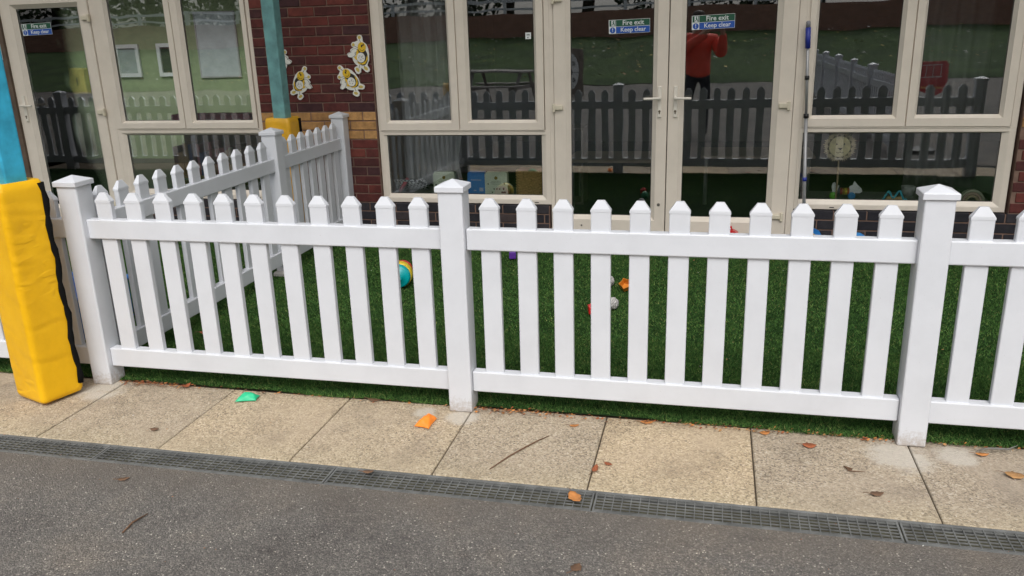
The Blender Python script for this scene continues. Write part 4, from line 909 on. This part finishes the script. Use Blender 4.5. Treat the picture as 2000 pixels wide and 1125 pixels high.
pm_ = MB().box(-.06, .06, -24.53, -24.37, 2.3201, 2.85).mesh('railing_post')
for k in range(-12, 9): link('railing_post', pm_, WP, t, (k * 2.4, 0, 0))
# woodland behind the wall
def leafmass(name, label, clumps, per, sz, mat):
    allv = []
    for (cx, cy, cz, rx, ry, rz_) in clumps:
        d = rng.normal(size=(per, 3)); d /= np.linalg.norm(d, axis=1)[:, None]; rad = rng.uniform(.45, 1.0, per)[:, None] ** .5
        c_ = np.array([cx, cy, cz]) + d * rad * np.array([rx, ry, rz_]); a = rng.normal(size=(per, 3)); a /= np.linalg.norm(a, axis=1)[:, None]; b_ = np.cross(a, rng.normal(size=(per, 3))); b_ /= np.linalg.norm(b_, axis=1)[:, None]
        s_ = sz * rng.uniform(.6, 1.3, per)[:, None]; allv.append(np.stack([c_ - a * s_, c_ + b_ * s_ * .6, c_ + a * s_, c_ - b_ * s_ * .6], 1))
    v = np.concatenate(allv).astype(np.float32); n = len(v)
    me = bpy.data.meshes.new(name); me.vertices.add(n * 4); me.vertices.foreach_set('co', v.ravel()); me.loops.add(n * 4); me.loops.foreach_set('vertex_index', np.arange(n * 4, dtype=np.int32))
    me.polygons.add(n); me.polygons.foreach_set('loop_start', np.arange(0, n * 4, 4, dtype=np.int32)); me.polygons.foreach_set('loop_total', np.full(n, 4, np.int32)); me.update(); me.validate()
    o_ = link(name, me, mat); return tag(o_, label, 'woodland', kind='stuff')
fm, ns, ls, p_ = newmat('wood_foliage'); g0 = N(ns, 'NewGeometry'); r0 = ramp(ns, [(0, (.010, .022, .008)), (.6, (.03, .055, .016)), (.92, (.06, .085, .025)), (1, (.14, .10, .03))]); ls.new(g0.outputs['Random Per Island'], r0.inputs[0]); ls.new(r0.outputs[0], p_.inputs['Base Color']); p_.inputs['Roughness'].default_value = .7
cl = []
for k in range(46): cl.append((-42 + k * 1.75 + random.uniform(-.6, .6), -28 + random.uniform(-1.5, 1.5), random.uniform(3.4, 5.2), 2.0, 1.6, 1.9))
for k in range(40): cl.append((-42 + k * 2.0 + random.uniform(-.6, .6), -31 + random.uniform(-1.5, 1.5), random.uniform(6.0, 7.8), 2.3, 1.8, 2.2))
leafmass('woodland', 'dense dark trees standing beyond the boundary wall', cl, 420, .17, fm)
BRK = P('bark', (.06, .045, .035), .9, bmp=.6, bscale=30)
for k in range(14):
    x = -36 + k * 4.6 + random.uniform(-1, 1); o = MB().tube([(x, -28.5, 2.2), (x + .15, -28.5, 4.5), (x + random.uniform(-.4, .4), -28.6, 7.0)], [.26, .2, .1], 8).obj('tree_trunk', BRK, None, True); tag(o, 'dark trunk beyond the boundary wall, %s from the left' % ('first second third fourth fifth sixth seventh eighth ninth tenth eleventh twelfth thirteenth fourteenth'.split()[k]), 'tree trunk', 'trunks in the far wood')
# second fence running away from the building, right of the frame
fence('picket_fence', 'white picket fence running away across the playground, seen mirrored in the right window', (3.25, -1.55, 0), R(-90), [1.8517 * k for k in range(7)], [11] * 6)
# target board at the foot of the bank
t = toyroot('target_board', 'round white number target on a brown board, mirrored in the left door', 'target', (-2.52, -12.2, 0), R(52))
MB().box(-.62, .62, .03, .06, .02, 1.12, .01).obj('backing_board', P('board_wood', (.22, .18, .15), .8, var=.25), t)
TW = P('target_white', (.74, .74, .73), .6)
MB().disc(0, .58, .43, .43, .061, .07, 40).obj('target_face', TW, t)
MB().disc(0, .58, .10, .10, .0705, .074, 28).obj('bullseye', SK, t)
ln = MB(); ln.box(-.007, .007, .0702, .0725, .69, 1.005); ln.box(-.007, .007, .0702, .0725, .155, .47); ln.box(-.425, -.11, .0702, .0725, .573, .587); ln.box(.11, .425, .0702, .0725, .573, .587); ln.obj('line', SK, t)
for tx, x_, z_, sz_, mt in (('10', .19, .79, .16, SK), ('40', .19, .37, .16, SK), ('20', -.19, .79, .16, SK), ('30', -.19, .37, .16, SK), ('50', 0, .58, .14, TW)):
    me = textmesh(tx, sz_, .001); me.materials.append(mt); link('numeral', me, mt, t, (x_, .0765, z_), (R(90), 0, R(180)))
# toy basketball hoop
t = toyroot('toy_basketball_hoop', 'red toy basketball hoop on a stand, mirrored in the far right window', 'hoop', (3.62, -1.75, .0)); t.scale = (.62, .62, .88)
RP = P('hoop_red', (.60, .03, .05), .4)
MB().tube([(0, 0, 0), (0, 0, .95)], .035, 10).obj('stand', P('hoop_grey', (.3, .3, .3), .5), t, True); MB().lathe([(.25, .001), (.26, .05), (.12, .09), (.04, .10)], 20).obj('base', BK, t)
MB().prism([(-.30, .90), (.12, .80), (.25, .85), (.32, 1.0), (.32, 1.22), (.28, 1.27), (-.28, 1.27), (-.32, 1.22), (-.32, 1.0)], .036, .06).obj('backboard', RP, t)
ln = MB()
for x_ in (-.2, -.07, .06, .19): ln.box(x_ - .006, x_ + .006, .0605, .066, 1.05, 1.22)
ln.box(-.22, .21, .0605, .0655, 1.044, 1.056); ln.box(-.22, .21, .0605, .0655, 1.214, 1.226); ln.obj('marking', SW, t)
MB().tube([(.18 * math.cos(6.283 * k / 24), .26 + .18 * math.sin(6.283 * k / 24), .92) for k in range(24)], .012, 6, True).obj('rim', P('hoop_orange', (.6, .2, .03), .4), t, True)
# picnic bench on the playground
t = toyroot('picnic_bench', 'grey weathered picnic bench on the playground, mirrored in the middle window', 'picnic bench', (-3.8, -9.5, 0), R(12))
GW = P('grey_timber', (.30, .28, .26), .85, var=.25, vscale=20)
for k in range(5): MB().box(-.9, .9, -.36 + k * .145, -.225 + k * .145, .72, .755, .004).obj('top_plank', GW, t)
for s_ in (-1, 1):
    for k in range(2): MB().box(-.9, .9, s_ * .62 - .13 + k * .135, s_ * .62 - .005 + k * .135, .42, .455, .004).obj('seat_plank', GW, t)
for x_ in (-.6, .6):
    MB().box(x_ - .022, x_ + .022, -.74, .74, .33, .419).obj('cross_beam', GW, t)
    for s_ in (-1, 1): MB().tube([(x_ + .05, s_ * .68, 0), (x_ + .05, s_ * .25, .719)], .045, 4).obj('leg', GW, t)

# ================================================================== the photographer (only seen in the glass)
BXP, BYP = .80, -3.62
def skin_body(name, verts, edges, radii, root, sub=2):
    me = bpy.data.meshes.new(name); me.from_pydata([Vector(v) for v in verts], edges, []); me.update()
    o_ = bpy.data.objects.new(name, me); C.objects.link(o_); sk = o_.modifiers.new('skin', 'SKIN'); sk.use_smooth_shade = True
    lay = me.skin_vertices[0].data
    for i, r in enumerate(radii): lay[i].radius = r if isinstance(r, tuple) else (r, r); lay[i].use_root = (i == root)
    if sub: sb = o_.modifiers.new('sub', 'SUBSURF'); sb.levels = sub; sb.render_levels = sub
    bpy.context.view_layer.update(); dg = bpy.context.evaluated_depsgraph_get(); out = bpy.data.meshes.new_from_object(o_.evaluated_get(dg)); bpy.data.objects.remove(o_)
    for p__ in out.polygons: p__.use_smooth = True
    return out
V = [(0, 0, .93), (0, 0, 1.12), (0, .0, 1.32), (0, 0, 1.45), (0, .01, 1.53), (0, .03, 1.60), (0, .03, 1.70), (0, .02, 1.76)]
Rr = [(.165, .125), (.175, .13), (.19, .13), (.15, .10), .06, (.075, .09), (.08, .10), (.05, .06)]
Ed = [(0, 1), (1, 2), (2, 3), (3, 4), (4, 5), (5, 6), (6, 7)]
wrx = {-1: (CAM.x - BXP) - .085, 1: (CAM.x - BXP) + .085}
for s_ in (-1, 1):
    i = len(V)
    V += [(s_ * .19, 0, 1.42), (s_ * .30, .10, 1.20), ((s_ * .30 + wrx[s_]) / 2 + s_ * .03, .27, 1.36), (wrx[s_] + s_ * .012, .36, 1.545), (wrx[s_], .375, 1.59)]
    Rr += [.075, .062, .055, .036, .032]; Ed += [(3, i), (i, i + 1), (i + 1, i + 2), (i + 2, i + 3), (i + 3, i + 4)]
for s_ in (-1, 1):
    i = len(V)
    V += [(s_ * .10, 0, .86), (s_ * .12, .02, .50), (s_ * .13, -.01, .10), (s_ * .14, .13, .045)]
    Rr += [.095, .062, .048, (.045, .035)]; Ed += [(0, i), (i, i + 1), (i + 1, i + 2), (i + 2, i + 3)]
bme = skin_body('person', V, Ed, Rr, 0)
SKN, TRO, SHO, JAK, HAIR = P('skin', (.42, .24, .17), .5), P('dark_trousers', (.02, .022, .03), .85), P('shoe_black', (.015, .015, .015), .5), P('red_jacket', (.80, .10, .06), .65, var=.15), P('hair_brown', (.05, .03, .02), .6)
for q in (SKN, TRO, SHO): bme.materials.append(q)
for f in bme.polygons:
    c_ = f.center
    f.material_index = 2 if c_.z < .10 else (1 if c_.z < .95 else 0)
pz = link('person', bme, None, None, (BXP, BYP, 0)); tag(pz, 'person in a red jacket and dark trousers holding up a phone, mirrored in the door', 'person')
# jacket: torso and sleeves a little larger than the body
JV = [(0, 0, .84), (0, 0, .98), (0, 0, 1.14), (0, 0, 1.32), (0, 0, 1.45), (0, .01, 1.51)]; JR = [(.205, .165), (.20, .16), (.205, .16), (.225, .16), (.17, .12), (.08, .085)]; JE = [(0, 1), (1, 2), (2, 3), (3, 4), (4, 5)]
for s_ in (-1, 1):
    i = len(JV); JV += [(s_ * .21, 0, 1.42), (s_ * .33, .10, 1.19), ((s_ * .30 + wrx[s_]) / 2 + s_ * .03, .265, 1.355), (wrx[s_] + s_ * .02, .345, 1.51)]
    JR += [.095, .085, .075, .055]; JE += [(4, i), (i, i + 1), (i + 1, i + 2), (i + 2, i + 3)]
jme = skin_body('jacket', JV, JE, JR, 0); jme.materials.append(JAK); link('jacket', jme, JAK, pz)
# face and hair
hd = MB()
hd.lathe([(.002, .108), (.05, .10), (.088, .07), (.098, .02), (.092, -.03), (.07, -.06)], 20, 'z', (0, .0, 1.715)); ho = hd.obj('hair', HAIR, pz, True)
for s_ in (-1, 1):
    MB().lathe([(.002, -.006), (.011, 0), (.002, .006)], 10, 'y', (s_ * .03, .118, 1.672)).obj('eye', SK, pz); MB().lathe([(.004, -.012), (.018, -.006), (.018, .006), (.004, .012)], 10, 'x', (s_ * .083, .03, 1.66)).obj('ear', SKN, pz, True)
MB().prism([(-.014, 1.635), (.014, 1.635), (.006, 1.672), (-.006, 1.672)], .115, .145).obj('nose', SKN, pz); MB().box(-.022, .022, .108, .122, 1.606, 1.614, .003).obj('mouth', P('lip', (.36, .13, .11), .5), pz)
# hands: palm and five fingers closed on the phone edges
for s_ in (-1, 1):
    wx, wy, wz = wrx[s_], .375, 1.59
    HV = [(wx, wy, wz), (wx + s_ * .004, wy + .012, wz + .045)]; HR = [.026, (.032, .017)]; HE = [(0, 1)]
    for k in range(4):
        zb = wz + .012 + k * .018; i = len(HV); l_ = (.052, .060, .058, .046)[3 - k]
        HV += [(wx + s_ * .012, wy + .020, zb), (wx + s_ * .010, wy + .030 + l_ * .2, zb + .003), (wx - s_ * .010, wy + .034 + .006, zb + .004), (wx - s_ * (.010 + l_ * .35), wy + .036, zb + .004)]
        HR += [.0095, .009, .0085, .0075]; HE += [(1, i), (i, i + 1), (i + 1, i + 2), (i + 2, i + 3)]
    i = len(HV); HV += [(wx - s_ * .012, wy + .004, wz + .018), (wx - s_ * .03, wy + .006, wz + .03), (wx - s_ * .045, wy + .012, wz + .038)]; HR += [.012, .010, .008]; HE += [(0, i), (i, i + 1), (i + 1, i + 2)]
    hme = skin_body('hand', HV, HE, HR, 0, 1); hme.materials.append(SKN); link('hand', hme, SKN, pz)
o = MB().box(-.078, .078, -.0045, .0045, -.037, .037, .003).obj('phone', P('phone_black', (.012, .012, .014), .2), None, loc=(CAM.x, CAM.y - .022, CAM.z + .012)); tag(o, 'black mobile phone held up level in both hands by the person', 'phone')
o.rotation_euler = (pitch, 0, 0)
MB().lathe([(.011, 0), (.011, .002), (.008, .0022)], 16, 'y', (0, .0045, -.012)).obj('lens', SK, o)
